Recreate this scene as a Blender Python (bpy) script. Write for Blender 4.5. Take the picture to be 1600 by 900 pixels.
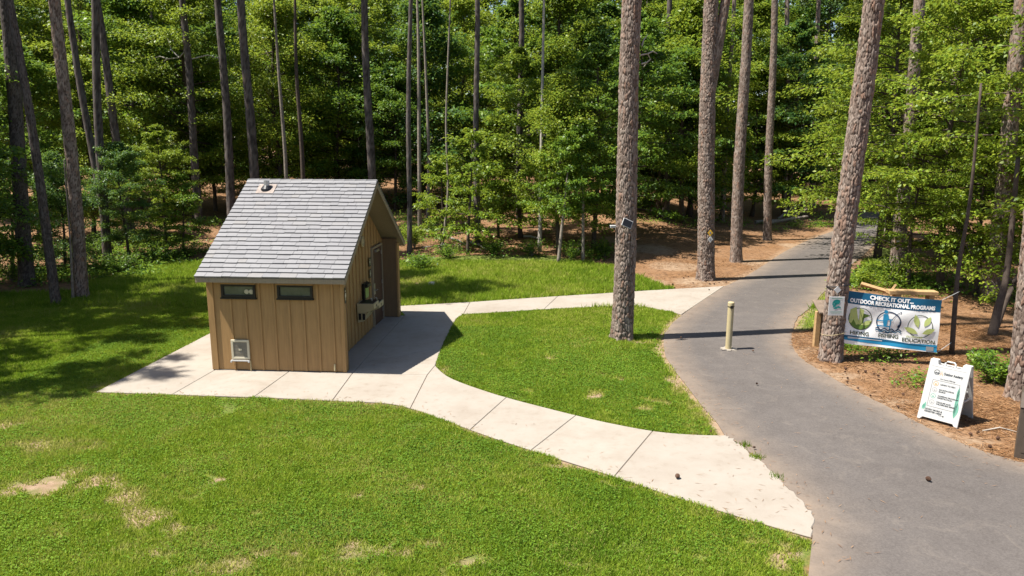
import bpy, bmesh, math, random
import numpy as np
from mathutils import Vector, Matrix

random.seed(7); rng = np.random.default_rng(7)
SC = bpy.context.scene
for o in list(bpy.data.objects): bpy.data.objects.remove(o)
COL = SC.collection

# ------------------------------------------------------------------ camera, sky, sun, exposure
CAM_H, CAM_F, CAM_P, CAM_R = 4.94, 1131.84, 0.19466, 0.0033
cam = bpy.data.cameras.new('camera'); camo = bpy.data.objects.new('camera', cam); COL.objects.link(camo)
cam.sensor_width = 36.0; cam.lens = CAM_F / 1600 * 36; cam.clip_start = 0.1; cam.clip_end = 2000
camo.matrix_world = Matrix.Translation((0, 0, CAM_H)) @ Matrix.Rotation(math.pi/2 - CAM_P, 4, 'X') @ Matrix.Rotation(CAM_R, 4, 'Z')
SC.camera = camo
SUN_EL = math.radians(62.5); SUN_AZ = math.radians(10)        # light travels to +x, slightly away (+y)
travel = Vector((math.cos(SUN_EL)*math.cos(SUN_AZ), math.cos(SUN_EL)*math.sin(SUN_AZ), -math.sin(SUN_EL)))
W = bpy.data.worlds.new('World'); SC.world = W; W.use_nodes = True
nt = W.node_tree; bg = nt.nodes['Background']
sky = nt.nodes.new('ShaderNodeTexSky'); sky.sky_type = 'NISHITA'; sky.sun_disc = False
sky.sun_elevation = SUN_EL; sky.sun_rotation = math.atan2(-travel.x, -travel.y)
sky.air_density = 1.0; sky.dust_density = 1.0
nt.links.new(sky.outputs[0], bg.inputs[0]); bg.inputs[1].default_value = 0.07
sl = bpy.data.lights.new('sun', 'SUN'); sl.energy = 5.0; sl.angle = math.radians(0.53); sl.color = (1.0, 0.95, 0.86)
so = bpy.data.objects.new('sun', sl); COL.objects.link(so)
so.rotation_euler = travel.to_track_quat('-Z', 'Y').to_euler(); so.location = (-20, -5, 40)
vs = SC.view_settings
vs.view_transform = 'Standard'; vs.look = 'None'; vs.gamma = 1.0; vs.exposure = 1.30; vs.use_curve_mapping = False
SC.render.engine = 'CYCLES'
cy = SC.cycles
cy.max_bounces = 6; cy.diffuse_bounces = 3; cy.glossy_bounces = 2; cy.transmission_bounces = 4; cy.transparent_max_bounces = 4
cy.sample_clamp_indirect = 8.0; cy.use_denoising = True
cy.caustics_reflective = False; cy.caustics_refractive = False

# ------------------------------------------------------------------ helpers
def ray(px, py):
    a, b = px-800.0, py-450.0
    u = a*math.cos(CAM_R)+b*math.sin(CAM_R); v = -a*math.sin(CAM_R)+b*math.cos(CAM_R)
    return np.array([u/CAM_F, math.cos(CAM_P)-(v/CAM_F)*math.sin(CAM_P), -math.sin(CAM_P)-(v/CAM_F)*math.cos(CAM_P)])
def gnd(px, py, z=0.0):
    d = ray(px, py); t = (z-CAM_H)/d[2]; return np.array([t*d[0], t*d[1], z])
def at_depth(px, py, Y):
    d = ray(px, py); t = Y/d[1]; return np.array([t*d[0], Y, CAM_H+t*d[2]])
def sstep(a, b, x):
    t = np.clip((x-a)/(b-a), 0, 1); return t*t*(3-2*t)
_lat = {}
def vnoise(x, y, seed=0):
    if seed not in _lat: _lat[seed] = np.random.default_rng(seed+100).random((256, 256))
    L = _lat[seed]; x = np.asarray(x, float); y = np.asarray(y, float)
    xi = np.floor(x).astype(int); yi = np.floor(y).astype(int); fx = x-xi; fy = y-yi
    fx = fx*fx*(3-2*fx); fy = fy*fy*(3-2*fy)
    g = lambda i, j: L[i & 255, j & 255]
    return (g(xi,yi)*(1-fx)+g(xi+1,yi)*fx)*(1-fy)+(g(xi,yi+1)*(1-fx)+g(xi+1,yi+1)*fx)*fy
def fbm(x, y, seed=0, o=3):
    s = 0; a = .5; t = 0
    for k in range(o): s = s+a*vnoise(x*2**k, y*2**k, seed+k); t += a; a *= .5
    return s/t
def inpoly(x, y, P):
    x = np.asarray(x); y = np.asarray(y); r = np.zeros(x.shape, bool); n = len(P)
    for i in range(n):
        x0, y0 = P[i][0], P[i][1]; x1, y1 = P[(i+1) % n][0], P[(i+1) % n][1]
        if y0 == y1: continue
        c = ((y0 > y) != (y1 > y)) & (x < (x1-x0)*(y-y0)/(y1-y0)+x0); r ^= c
    return r
def polydist(x, y, P, closed=True):
    x = np.asarray(x); y = np.asarray(y); best = np.full(x.shape, 1e9); n = len(P)
    for i in range(n if closed else n-1):
        ax, ay = P[i][0], P[i][1]; bx, by = P[(i+1) % n][0], P[(i+1) % n][1]
        dx, dy = bx-ax, by-ay; L = dx*dx+dy*dy+1e-12
        t = np.clip(((x-ax)*dx+(y-ay)*dy)/L, 0, 1)
        best = np.minimum(best, np.hypot(x-ax-t*dx, y-ay-t*dy))
    return best
def catmull(P, n=6):
    P = [np.array(p, float) for p in P]; out = []
    for i in range(len(P)-1):
        p0 = P[max(i-1, 0)]; p1 = P[i]; p2 = P[i+1]; p3 = P[min(i+2, len(P)-1)]
        for k in range(n):
            t = k/n
            out.append(.5*((2*p1)+(-p0+p2)*t+(2*p0-5*p1+4*p2-p3)*t*t+(-p0+3*p1-3*p2+p3)*t**3))
    out.append(P[-1]); return out
def rise(x, y):                                              # the wood climbs gently on the left and in the middle
    x = np.asarray(x, float); y = np.asarray(y, float)
    return 2.6*sstep(30, 75, y)*(1-sstep(4, 14, x-.15*(y-30)))
def bumps(x, y):
    x = np.asarray(x, float); y = np.asarray(y, float)
    w = sstep(26, 34, y)*(1-sstep(-1, 3, x-5-.34*(y-26))*(1-sstep(12, 15, x-5-.34*(y-26))))
    return w*.35*(fbm(x*.35, y*.35, 3)-.5)
def gz(x, y): return -0.03+rise(x, y)+bumps(x, y)
def at(px, py):
    P = gnd(px, py, -.03)
    for k in range(6): P = gnd(px, py, float(gz(P[0], P[1])))
    return P

MATS = {}
def nodes(name):
    m = bpy.data.materials.new(name); m.use_nodes = True; MATS[name] = m
    t = m.node_tree; b = t.nodes['Principled BSDF']; return m, t, b
def N(t, typ, **kw):
    n = t.nodes.new(typ)
    for k, v in kw.items():
        if k.startswith('i_'):
            key = k[2:]; n.inputs[int(key) if key.isdigit() else key.replace('_', ' ')].default_value = v
        else: setattr(n, k, v)
    return n
def noise(t, scale, detail=3, rough=.6, coord='Object', vec=None):
    n = N(t, 'ShaderNodeTexNoise'); n.inputs['Scale'].default_value = scale; n.inputs['Detail'].default_value = detail; n.inputs['Roughness'].default_value = rough
    if vec is None:
        c = N(t, 'ShaderNodeTexCoord'); vec = c.outputs[coord]
    t.links.new(vec, n.inputs['Vector']); return n
def ramp(t, fac, stops):
    r = N(t, 'ShaderNodeValToRGB'); e = r.color_ramp.elements
    while len(e) > 1: e.remove(e[-1])
    e[0].position = stops[0][0]; e[0].color = (*stops[0][1], 1)
    for p, c in stops[1:]:
        k = e.new(p); k.color = (*c, 1)
    t.links.new(fac, r.inputs[0]); return r
def mixc(t, fac, a, b, mode='MIX'):
    m = N(t, 'ShaderNodeMix', data_type='RGBA', blend_type=mode)
    for s, v in ((m.inputs[0], fac), (m.inputs[6], a), (m.inputs[7], b)):
        if hasattr(v, 'is_linked') or isinstance(v, bpy.types.NodeSocket): t.links.new(v, s)
        elif isinstance(v, (int, float)): s.default_value = v
        else: s.default_value = (*v, 1)
    return m.outputs[2]
def math_(t, op, a, b=None, clamp=False):
    m = N(t, 'ShaderNodeMath', operation=op); m.use_clamp = clamp
    for i, v in enumerate((a, b)):
        if v is None: continue
        if isinstance(v, bpy.types.NodeSocket): t.links.new(v, m.inputs[i])
        else: m.inputs[i].default_value = v
    return m.outputs[0]
def bump(t, b, h, strength=.3, dist=.01):
    n = N(t, 'ShaderNodeBump'); n.inputs['Strength'].default_value = strength; n.inputs['Distance'].default_value = dist
    t.links.new(h, n.inputs['Height']); t.links.new(n.outputs[0], b.inputs['Normal']); return n
def attr(t, name): return N(t, 'ShaderNodeAttribute', attribute_name=name)
def plain(name, col, rough=.6, metal=0., var=.12, scale=6, spec=.3, bmp=0.):
    m, t, b = nodes(name)
    n = noise(t, scale, 4)
    r = ramp(t, n.outputs[0], [(.25, tuple(c*(1-var) for c in col)), (.75, tuple(min(c*(1+var), 1) for c in col))])
    t.links.new(r.outputs[0], b.inputs['Base Color'])
    b.inputs['Roughness'].default_value = rough; b.inputs['Metallic'].default_value = metal; b.inputs['Specular IOR Level'].default_value = spec
    if bmp: bump(t, b, noise(t, scale*12, 3).outputs[0], bmp, .004)
    return m

def mesh_np(name, V, F=None, faces=None, attrs=None, smooth=False):
    """V (n,3); F (m,k) array of equal polygons, or faces = list of polygons"""
    me = bpy.data.meshes.new(name); V = np.asarray(V, np.float32)
    if faces is not None:
        me.from_pydata([tuple(v) for v in V.tolist()], [], [list(map(int, f)) for f in faces])
    else:
        F = np.asarray(F, np.int32); k = F.shape[1]; m = len(F)
        me.vertices.add(len(V)); me.vertices.foreach_set('co', V.ravel())
        me.loops.add(m*k); me.loops.foreach_set('vertex_index', F.ravel())
        me.polygons.add(m); me.polygons.foreach_set('loop_start', np.arange(0, m*k, k, dtype=np.int32))
        me.update(calc_edges=True)
    if attrs:
        for an, av in attrs.items():
            a = me.attributes.new(an, 'FLOAT', 'POINT'); a.data.foreach_set('value', np.asarray(av, np.float32))
    if smooth: me.polygons.foreach_set('use_smooth', np.ones(len(me.polygons), bool))
    me.validate(); me.update(); return me
def obj(name, me, mat=None, parent=None, loc=None, rot=None):
    o = bpy.data.objects.new(name, me); COL.objects.link(o)
    if mat is not None and me is not None and not me.materials: me.materials.append(mat)
    if parent is not None: o.parent = parent
    if loc is not None: o.location = loc
    if rot is not None: o.rotation_euler = rot
    return o
def tag(o, label=None, cat=None, group=None, kind=None):
    if label: o['label'] = label
    if cat: o['category'] = cat
    if group: o['group'] = group
    if kind: o['kind'] = kind
    return o
def empty(name, loc=(0, 0, 0), rotz=0.):
    o = bpy.data.objects.new(name, None); COL.objects.link(o); o.location = loc; o.rotation_euler = (0, 0, rotz); o.empty_display_size = .2
    return o
class MB:
    """collects boxes, prisms and tubes into one mesh"""
    def __init__(s): s.V = []; s.F = []
    def add(s, V, F):
        n = len(s.V); s.V += [tuple(map(float, v)) for v in V]; s.F += [[i+n for i in f] for f in F]; return s
    def box(s, x0, x1, y0, y1, z0, z1):
        return s.add([(x0,y0,z0),(x1,y0,z0),(x1,y1,z0),(x0,y1,z0),(x0,y0,z1),(x1,y0,z1),(x1,y1,z1),(x0,y1,z1)],
                     [(3,2,1,0),(4,5,6,7),(0,1,5,4),(1,2,6,5),(2,3,7,6),(3,0,4,7)])
    def prism(s, P, d):
        """P: 3D polygon, d: extrusion vector"""
        n = len(P); P = [np.array(p, float) for p in P]; d = np.array(d, float)
        return s.add(P+[p+d for p in P], [list(range(n))[::-1], [i+n for i in range(n)]]+[(i, (i+1) % n, (i+1) % n+n, i+n) for i in range(n)])
    def tube(s, P, R, n=6, cap=True):
        P = [np.array(p, float) for p in P]; rings = []
        if not hasattr(R, '__len__'): R = [R]*len(P)
        up = np.array([0, 0, 1.])
        for i, p in enumerate(P):
            d = P[min(i+1, len(P)-1)]-P[max(i-1, 0)]; d = d/(np.linalg.norm(d)+1e-9)
            a = np.cross(d, up if abs(d[2]) < .9 else np.array([1., 0, 0])); a /= np.linalg.norm(a); b = np.cross(d, a)
            rings += [p+R[i]*(a*math.cos(2*math.pi*k/n)+b*math.sin(2*math.pi*k/n)) for k in range(n)]
        F = [(i*n+k, i*n+(k+1) % n, (i+1)*n+(k+1) % n, (i+1)*n+k) for i in range(len(P)-1) for k in range(n)]
        if cap: F += [list(range(n))[::-1], [(len(P)-1)*n+k for k in range(n)]]
        return s.add(rings, F)
    def lathe(s, prof, c=(0, 0, 0), n=16):
        V = []; F = []
        for r, z in prof: V += [(c[0]+r*math.cos(2*math.pi*k/n), c[1]+r*math.sin(2*math.pi*k/n), c[2]+z) for k in range(n)]
        for i in range(len(prof)-1): F += [(i*n+k, i*n+(k+1) % n, (i+1)*n+(k+1) % n, (i+1)*n+k) for k in range(n)]
        F += [list(range(n))[::-1], [(len(prof)-1)*n+k for k in range(n)]]
        return s.add(V, F)
    def mesh(s, name, bevel=0., smooth=False):
        me = bpy.data.meshes.new(name); me.from_pydata(s.V, [], s.F); me.validate()
        bm = bmesh.new(); bm.from_mesh(me)
        bmesh.ops.recalc_face_normals(bm, faces=bm.faces)
        if bevel: bmesh.ops.bevel(bm, geom=list(bm.edges), offset=bevel, segments=1, affect='EDGES', profile=.5)
        bm.to_mesh(me); bm.free()
        if smooth: me.polygons.foreach_set('use_smooth', np.ones(len(me.polygons), bool))
        return me
    def build(s, name, mat, parent=None, bevel=0., smooth=False, loc=None, rot=None):
        return obj(name, s.mesh(name, bevel, smooth), mat, parent, loc, rot)

# ------------------------------------------------------------------ materials
def leaf_mat(name, stops, trans=.38, tint=(.30, .42, .04), spec=.25, rough=.45):
    m, t, b = nodes(name)
    oi = N(t, 'ShaderNodeObjectInfo'); a = attr(t, 'rnd')
    f = math_(t, 'ADD', math_(t, 'MULTIPLY', a.outputs['Fac'], .75), math_(t, 'MULTIPLY', oi.outputs['Random'], .25))
    r = ramp(t, f, stops); t.links.new(r.outputs[0], b.inputs['Base Color'])
    b.inputs['Roughness'].default_value = rough; b.inputs['Specular IOR Level'].default_value = spec
    tr = N(t, 'ShaderNodeBsdfTranslucent'); t.links.new(mixc(t, .45, r.outputs[0], tint), tr.inputs[0])
    mx = N(t, 'ShaderNodeMixShader'); mx.inputs[0].default_value = trans
    t.links.new(b.outputs[0], mx.inputs[1]); t.links.new(tr.outputs[0], mx.inputs[2])
    t.links.new(mx.outputs[0], t.nodes['Material Output'].inputs[0]); return m
M_leaf = leaf_mat('leaf_green', [(0, (.026, .066, .012)), (.35, (.062, .135, .016)), (.7, (.125, .215, .022)), (1, (.22, .30, .032))])
M_leaf_b = leaf_mat('leaf_bluegreen', [(0, (.022, .062, .018)), (.5, (.05, .12, .026)), (1, (.11, .20, .036))])
M_leaf_y = leaf_mat('leaf_yellowgreen', [(0, (.045, .09, .010)), (.4, (.11, .185, .014)), (.75, (.20, .275, .022)), (1, (.32, .35, .045))], .4, (.40, .46, .05))  # yellow-green leaves; within the wood they put sunlit highlights into crown colour
M_needle = leaf_mat('pine_needles', [(0, (.02, .05, .015)), (1, (.06, .11, .03))], .15)
M_grass = leaf_mat('grass_blades', [(0, (.040, .088, .010)), (.25, (.095, .175, .014)), (.55, (.19, .275, .022)), (.8, (.28, .325, .045)), (1, (.38, .32, .13))], .38, (.32, .44, .03), .08, .7)
M_clover = leaf_mat('clover', [(0, (.045, .10, .012)), (.6, (.125, .215, .020)), (.9, (.22, .30, .04)), (.97, (.30, .33, .11)), (1, (.42, .42, .24))], .25, (.30, .42, .04), .08, .7)
M_straw = leaf_mat('straw', [(0, (.10, .046, .02)), (.5, (.22, .11, .048)), (1, (.36, .22, .115))], .05, (.3, .2, .1))

def bark_mat(name, dark, mid, light, red):
    m, t, b = nodes(name); p = attr(t, 'plate'); c = attr(t, 'tone')
    n = noise(t, 26, 4, .65)
    col = ramp(t, c.outputs['Fac'], [(0, mid), (.6, light), (1, red)])
    col2 = mixc(t, math_(t, 'MULTIPLY', n.outputs[0], .55), col.outputs[0], dark)
    fin = mixc(t, p.outputs['Fac'], dark, col2); t.links.new(fin, b.inputs['Base Color'])
    b.inputs['Roughness'].default_value = .9; b.inputs['Specular IOR Level'].default_value = .15
    bump(t, b, noise(t, 60, 3).outputs[0], .5, .008); return m
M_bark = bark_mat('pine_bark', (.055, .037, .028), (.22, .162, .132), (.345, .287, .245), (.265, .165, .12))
M_bark_shaded = bark_mat('shaded_bark', (.035, .028, .025), (.10, .082, .072), (.16, .14, .13), (.12, .088, .072))  # pine bark darkened so the shade of the wood sits in its colour
M_bark_thin = plain('smooth_bark', (.20, .17, .14), .85, var=.4, scale=9, spec=.15)
M_bark_dk = plain('dark_bark', (.075, .058, .047), .9, var=.35, scale=9, spec=.1)
M_bark_pale = plain('pale_bark', (.34, .31, .27), .85, var=.35, scale=7, spec=.15)

def concrete_mat():
    m, t, b = nodes('concrete'); co = N(t, 'ShaderNodeTexCoord'); geo = N(t, 'ShaderNodeNewGeometry')
    oi = N(t, 'ShaderNodeObjectInfo')
    n1 = noise(t, .9, 5, .6, vec=geo.outputs['Position']); n2 = noise(t, 5, 5, .7, vec=geo.outputs['Position']); n3 = noise(t, 90, 2, .6, vec=geo.outputs['Position'])
    c1 = ramp(t, n1.outputs[0], [(.28, (.215, .178, .14)), (.5, (.275, .243, .203)), (.75, (.305, .278, .24))])
    c2 = mixc(t, .35, c1.outputs[0], ramp(t, n2.outputs[0], [(.3, (.17, .13, .095)), (.45, (.27, .238, .20)), (.8, (.32, .296, .262))]).outputs[0])
    c3 = mixc(t, math_(t, 'MULTIPLY', oi.outputs['Random'], .25), c2, (.22, .19, .165))
    t.links.new(c3, b.inputs['Base Color']); b.inputs['Roughness'].default_value = .85; b.inputs['Specular IOR Level'].default_value = .2
    bump(t, b, n3.outputs[0], .25, .003); return m
M_conc = concrete_mat()
def asphalt_mat():
    m, t, b = nodes('asphalt'); geo = N(t, 'ShaderNodeNewGeometry'); v = geo.outputs['Position']
    n1 = noise(t, .35, 4, .55, vec=v); n2 = noise(t, 2.2, 5, .65, vec=v); n3 = noise(t, 120, 2, .7, vec=v); n4 = noise(t, 38, 3, .7, vec=v)
    c = ramp(t, n1.outputs[0], [(.3, (.072, .063, .059)), (.7, (.114, .100, .093))]).outputs[0]
    c = mixc(t, .45, c, ramp(t, n2.outputs[0], [(.3, (.05, .043, .040)), (.6, (.096, .085, .079)), (.8, (.125, .106, .088))]).outputs[0])
    c = mixc(t, .4, c, ramp(t, n4.outputs[0], [(.3, (.045, .039, .036)), (.7, (.142, .125, .114))]).outputs[0])
    n5 = noise(t, 1.1, 6, .75, vec=v); n5.inputs['Distortion'].default_value = 1.5
    c = mixc(t, ramp(t, n5.outputs[0], [(.55, (0, 0, 0)), (.72, (.55, .55, .55))]).outputs[0], c, (.15, .128, .11))
    c = mixc(t, ramp(t, n3.outputs[0], [(.62, (0, 0, 0)), (.75, (.5, .5, .5))]).outputs[0], c, (.22, .20, .18))
    d = attr(t, 'dust'); c = mixc(t, math_(t, 'MULTIPLY', d.outputs['Fac'], n2.outputs[0], True), c, (.24, .18, .13))
    t.links.new(c, b.inputs['Base Color']); b.inputs['Roughness'].default_value = .88; b.inputs['Specular IOR Level'].default_value = .2
    bump(t, b, n3.outputs[0], .4, .004); return m
M_asph = asphalt_mat()
def ground_mat():
    m, t, b = nodes('ground_soil'); geo = N(t, 'ShaderNodeNewGeometry'); v = geo.outputs['Position']
    n1 = noise(t, .8, 5, .65, vec=v); n2 = noise(t, 6, 5, .7, vec=v); n3 = noise(t, 45, 4, .75, vec=v); n4 = noise(t, 2.5, 4, .6, vec=v)
    litter = ramp(t, n3.outputs[0], [(.25, (.045, .025, .015)), (.45, (.14, .073, .034)), (.6, (.235, .13, .063)), (.8, (.32, .205, .12))]).outputs[0]
    litter = mixc(t, ramp(t, n1.outputs[0], [(.35, (0, 0, 0)), (.65, (.6, .6, .6))]).outputs[0], litter, (.22, .135, .08))
    litter = mixc(t, ramp(t, n2.outputs[0], [(.36, (.7, .7, .7)), (.5, (0, 0, 0))]).outputs[0], litter, (.06, .036, .022))
    sand = ramp(t, n2.outputs[0], [(.3, (.19, .125, .078)), (.7, (.28, .205, .14))]).outputs[0]
    thatch = ramp(t, n3.outputs[0], [(.3, (.05, .075, .014)), (.55, (.11, .135, .028)), (.8, (.19, .17, .06))]).outputs[0]
    L = attr(t, 'lawn').outputs['Fac']; B = attr(t, 'bare').outputs['Fac']
    s = math_(t, 'ADD', B, math_(t, 'MULTIPLY', math_(t, 'SUBTRACT', n2.outputs[0], .5), .9))
    s = ramp(t, s, [(.22, (0, 0, 0)), (.8, (1, 1, 1))]).outputs[0]
    l = math_(t, 'ADD', L, math_(t, 'MULTIPLY', math_(t, 'SUBTRACT', n4.outputs[0], .5), .8))
    l = ramp(t, l, [(.4, (0, 0, 0)), (.6, (1, 1, 1))]).outputs[0]
    c = mixc(t, s, mixc(t, l, litter, thatch), sand)
    t.links.new(c, b.inputs['Base Color']); b.inputs['Roughness'].default_value = .95; b.inputs['Specular IOR Level'].default_value = .1
    bump(t, b, n3.outputs[0], .6, .02); return m
M_ground = ground_mat()

# ------------------------------------------------------------------ layout of ground surfaces (edges traced on the ground plane)
G = lambda pts, z=0.: [gnd(x, y, z)[:2] for x, y in pts]
low_edge = G([(150, 612), (300, 617), (420, 621), (540, 626.5), (606, 630), (650, 640), (700, 658), (760, 680), (830, 703), (900, 725), (960, 744), (1050, 774), (1130, 799), (1200, 820), (1268, 839)])
asph_a = G([(1268, 839), (1272, 806), (1256, 786), (1235, 765), (1210, 740), (1180, 712), (1152, 690), (1134, 680)])
isl_low = G([(1134, 680), (1080, 678.5), (1020, 673), (950, 660), (900, 648.5), (850, 636), (800, 623), (760, 611), (720, 597), (697, 586), (680, 571)])
isl_left = G([(680, 571), (686, 552), (696, 530), (706, 510), (714, 497), (724, 491)])
isl_top = G([(724, 491), (780, 487.5), (850, 483), (960, 478), (1000, 479), (1040, 485), (1065, 491)])
isl_asph = G([(1065, 491), (1050, 505), (1038, 521), (1036, 537), (1041, 556), (1056, 581), (1076, 606), (1100, 635), (1120, 660), (1134, 680)])
up_end = G([(1065, 491), (1095, 471), (1131, 447)])
up_edge = G([(1131, 447), (1040, 452), (960, 457), (850, 464), (760, 470), (700, 474), (622, 478)])
asph_left_far = G([(1131, 447), (1169, 429), (1229, 391), (1273, 371), (1300, 361), (1322, 349), (1338, 339), (1352, 331)])
asph_right = G([(1700, 752), (1600, 722), (1550, 708), (1500, 690), (1450, 667), (1400, 641), (1340, 611), (1290, 583), (1256, 562), (1241, 546), (1237, 530), (1239, 515), (1246, 496), (1262, 483), (1291, 452), (1318, 423), (1344, 402), (1368, 380), (1384, 362), (1394, 347), (1402, 336), (1404, 331)])
asph_left_near = G([(1268, 839), (1264, 900)])
asphalt = ([tuple(p) for p in asph_left_near[::-1]] + [tuple(p) for p in asph_a[1:]] + [tuple(p) for p in isl_asph[::-1][1:]] + [tuple(p) for p in up_end[1:]]
           + [tuple(p) for p in catmull(asph_left_far, 4)[1:]] + [tuple(p) for p in catmull(asph_right[::-1], 5)] + [(9.9, 6.), (9.5, 3.), (3.2, 3.), (3.45, 6.)])
island = [tuple(p) for p in catmull(isl_low, 5)]+[tuple(p) for p in catmull(isl_left, 5)[1:]]+[tuple(p) for p in catmull(isl_top, 5)[1:]]+[tuple(p) for p in catmull(isl_asph, 5)[1:-1]]
# lawn outline (world)
lawn_poly = [tuple(p) for p in G([(-900, 490), (0, 458), (110, 456), (190, 424), (300, 408), (420, 405), (600, 410), (700, 402), (790, 398), (870, 400), (960, 417), (1010, 434), (1048, 449)])]
lawn_poly += [tuple(p) for p in G([(1065, 491), (1050, 505), (1038, 521), (1036, 537), (1041, 556), (1056, 581), (1076, 606), (1100, 635), (1120, 660), (1134, 680), (1268, 839), (1264, 900)])] + [(3.2, 3.), (-14., 3.), (-30., 8.)]
verge_poly = [tuple(p) for p in G([(1246, 500), (1262, 484), (1291, 452), (1312, 440), (1306, 470), (1285, 505), (1262, 515), (1243, 515)])]
verge2_poly = [tuple(p) for p in G([(1330, 440), (1350, 405), (1372, 385), (1420, 390), (1400, 420), (1370, 440)])]
BARE = [(145, 700, 26, 8), (260, 740, 22, 6), (95, 830, 40, 10), (170, 860, 30, 8), (300, 770, 18, 5), (400, 800, 16, 5), (450, 870, 26, 7), (650, 760, 12, 4), (560, 870, 30, 7), (700, 890, 22, 5), (900, 880, 22, 5), (1100, 870, 26, 7), (1000, 800, 14, 4), (1180, 850, 26, 9), (820, 610, 10, 3), (860, 560, 14, 4), (960, 590, 14, 4), (1030, 625, 22, 6), (760, 555, 10, 3), (120, 750, 90, 24), (200, 805, 90, 20), (60, 690, 60, 12), (600, 850, 90, 13), (330, 880, 70, 13), (740, 870, 50, 8), (60, 762, 34, 11), (180, 772, 55, 20), (278, 826, 42, 15), (550, 855, 26, 9), (630, 847, 44, 9), (22, 660, 32, 14), (65, 632, 30, 8), (928, 620, 24, 8), (885, 583, 13, 5), (1003, 636, 24, 6),
        (1000, 533, 46, 12), (1030, 548, 24, 14), (1225, 870, 26, 34), (1160, 803, 70, 9), (1225, 818, 40, 9), (697, 578, 20, 12), (560, 776, 20, 8), (408, 860, 18, 8), (500, 893, 26, 8), (120, 690, 40, 8),
        (330, 745, 16, 5), (760, 880, 20, 5), (150, 608, 22, 7), (1060, 600, 16, 26), (1095, 645, 14, 20), (960, 755, 40, 6), (880, 729, 60, 5), (1048, 478, 10, 6), (310, 497, 12, 4), (640, 440, 50, 8), (12, 768, 24, 9), (330, 820, 22, 6), (240, 865, 30, 7), (690, 810, 14, 4), (860, 850, 14, 4), (1040, 860, 18, 5), (470, 745, 12, 4)]
bare_w = []
for cx, cy, rx, ry in BARE:
    c = gnd(cx, cy); a = gnd(cx+rx, cy); b2 = gnd(cx, cy-ry); bare_w.append((c[0], c[1], a[0]-c[0], b2[1]-c[1]))
SAND = [(1020, 392, 50, 9), (1000, 440, 60, 9), (1090, 440, 50, 10), (1060, 415, 60, 9), (1135, 440, 40, 9), (1185, 410, 40, 8), (1240, 383, 30, 5), (960, 380, 30, 6), (1310, 585, 50, 9), (1270, 545, 18, 12), (1400, 625, 40, 8), (1520, 685, 50, 7), (1340, 430, 30, 14), (1370, 400, 22, 8)]
sand_w = []
for cx, cy, rx, ry in SAND:
    c = gnd(cx, cy); a = gnd(cx+rx, cy); b2 = gnd(cx, cy-ry); sand_w.append((c[0], c[1], a[0]-c[0], b2[1]-c[1]))
asph_strip = [tuple(p) for p in asph_a]+[tuple(p) for p in isl_asph[::-1]]
def bare_f(x, y):
    b = np.zeros(np.shape(x))
    wx = .5*(fbm(np.asarray(x)*3, np.asarray(y)*3, 21)-.5); wy = .5*(fbm(np.asarray(x)*3, np.asarray(y)*3, 31)-.5)
    for cx, cy, rx, ry in bare_w:
        b = np.maximum(b, 1-sstep(.0, 1.5, np.hypot((x+wx-cx)/rx, (y+wy-cy)/ry)))
    b = .9*sstep(.18, 1.0, b*.95+1.5*(fbm(np.asarray(x)*4.3, np.asarray(y)*4.3, 61)-.5))
    e = polydist(x, y, low_edge, False); b = np.maximum(b, 1.0*(1-sstep(.03, .17, e))*sstep(.36, .5, fbm(np.asarray(x)*2, np.asarray(y)*2, 5)))
    e = polydist(x, y, isl_asph, False); b = np.maximum(b, .9*(1-sstep(.03, .28, e)))
    return b
def sand_f(x, y):
    b = np.zeros(np.shape(x))
    for cx, cy, rx, ry in sand_w: b = np.maximum(b, .75*(1-sstep(.4, 1.1, np.hypot((x-cx)/rx, (y-cy)/ry))))
    e = polydist(x, y, asph_right, False); b = np.maximum(b, .55*(1-sstep(.1, .5, e)))
    e = polydist(x, y, asph_left_far, False); b = np.maximum(b, .55*(1-sstep(.1, .6, e)))
    return b
def lawn_f(x, y):
    d = polydist(x, y, lawn_poly); a = np.where(inpoly(x, y, lawn_poly), .5+d/1.2, .5-d/1.2)
    for p in (verge_poly, verge2_poly):
        d = polydist(x, y, p); a = np.maximum(a, np.where(inpoly(x, y, p), .5+d/.7, .5-d/.7))
    return np.clip(a, 0, 1)

def axis(lo, hi, step, out_lo, out_hi, growth=1.25):
    c = list(np.arange(lo, hi+1e-6, step)); s = step
    while c[-1] < out_hi: s *= growth; c.append(c[-1]+s)
    s = step
    while c[0] > out_lo: s *= growth; c.insert(0, c[0]-s)
    return np.array(c)
xs = axis(-24, 24, .22, -600, 600); ys = axis(4, 44, .22, -120, 700)
XX, YY = np.meshgrid(xs, ys); ZZ = gz(XX, YY)
idx = np.arange(XX.size).reshape(XX.shape)
Fg = np.stack([idx[:-1, :-1], idx[:-1, 1:], idx[1:, 1:], idx[1:, :-1]], -1).reshape(-1, 4)
fx, fy = XX.ravel(), YY.ravel()
lawn_a = lawn_f(fx, fy); bare_a = np.maximum(bare_f(fx, fy)*(lawn_a > .2), sand_f(fx, fy)*(lawn_a < .8))
tag(obj('ground', mesh_np('ground', np.stack([fx, fy, ZZ.ravel()], -1), Fg, attrs={'lawn': lawn_a, 'bare': bare_a}, smooth=True), M_ground), kind='structure')

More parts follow.
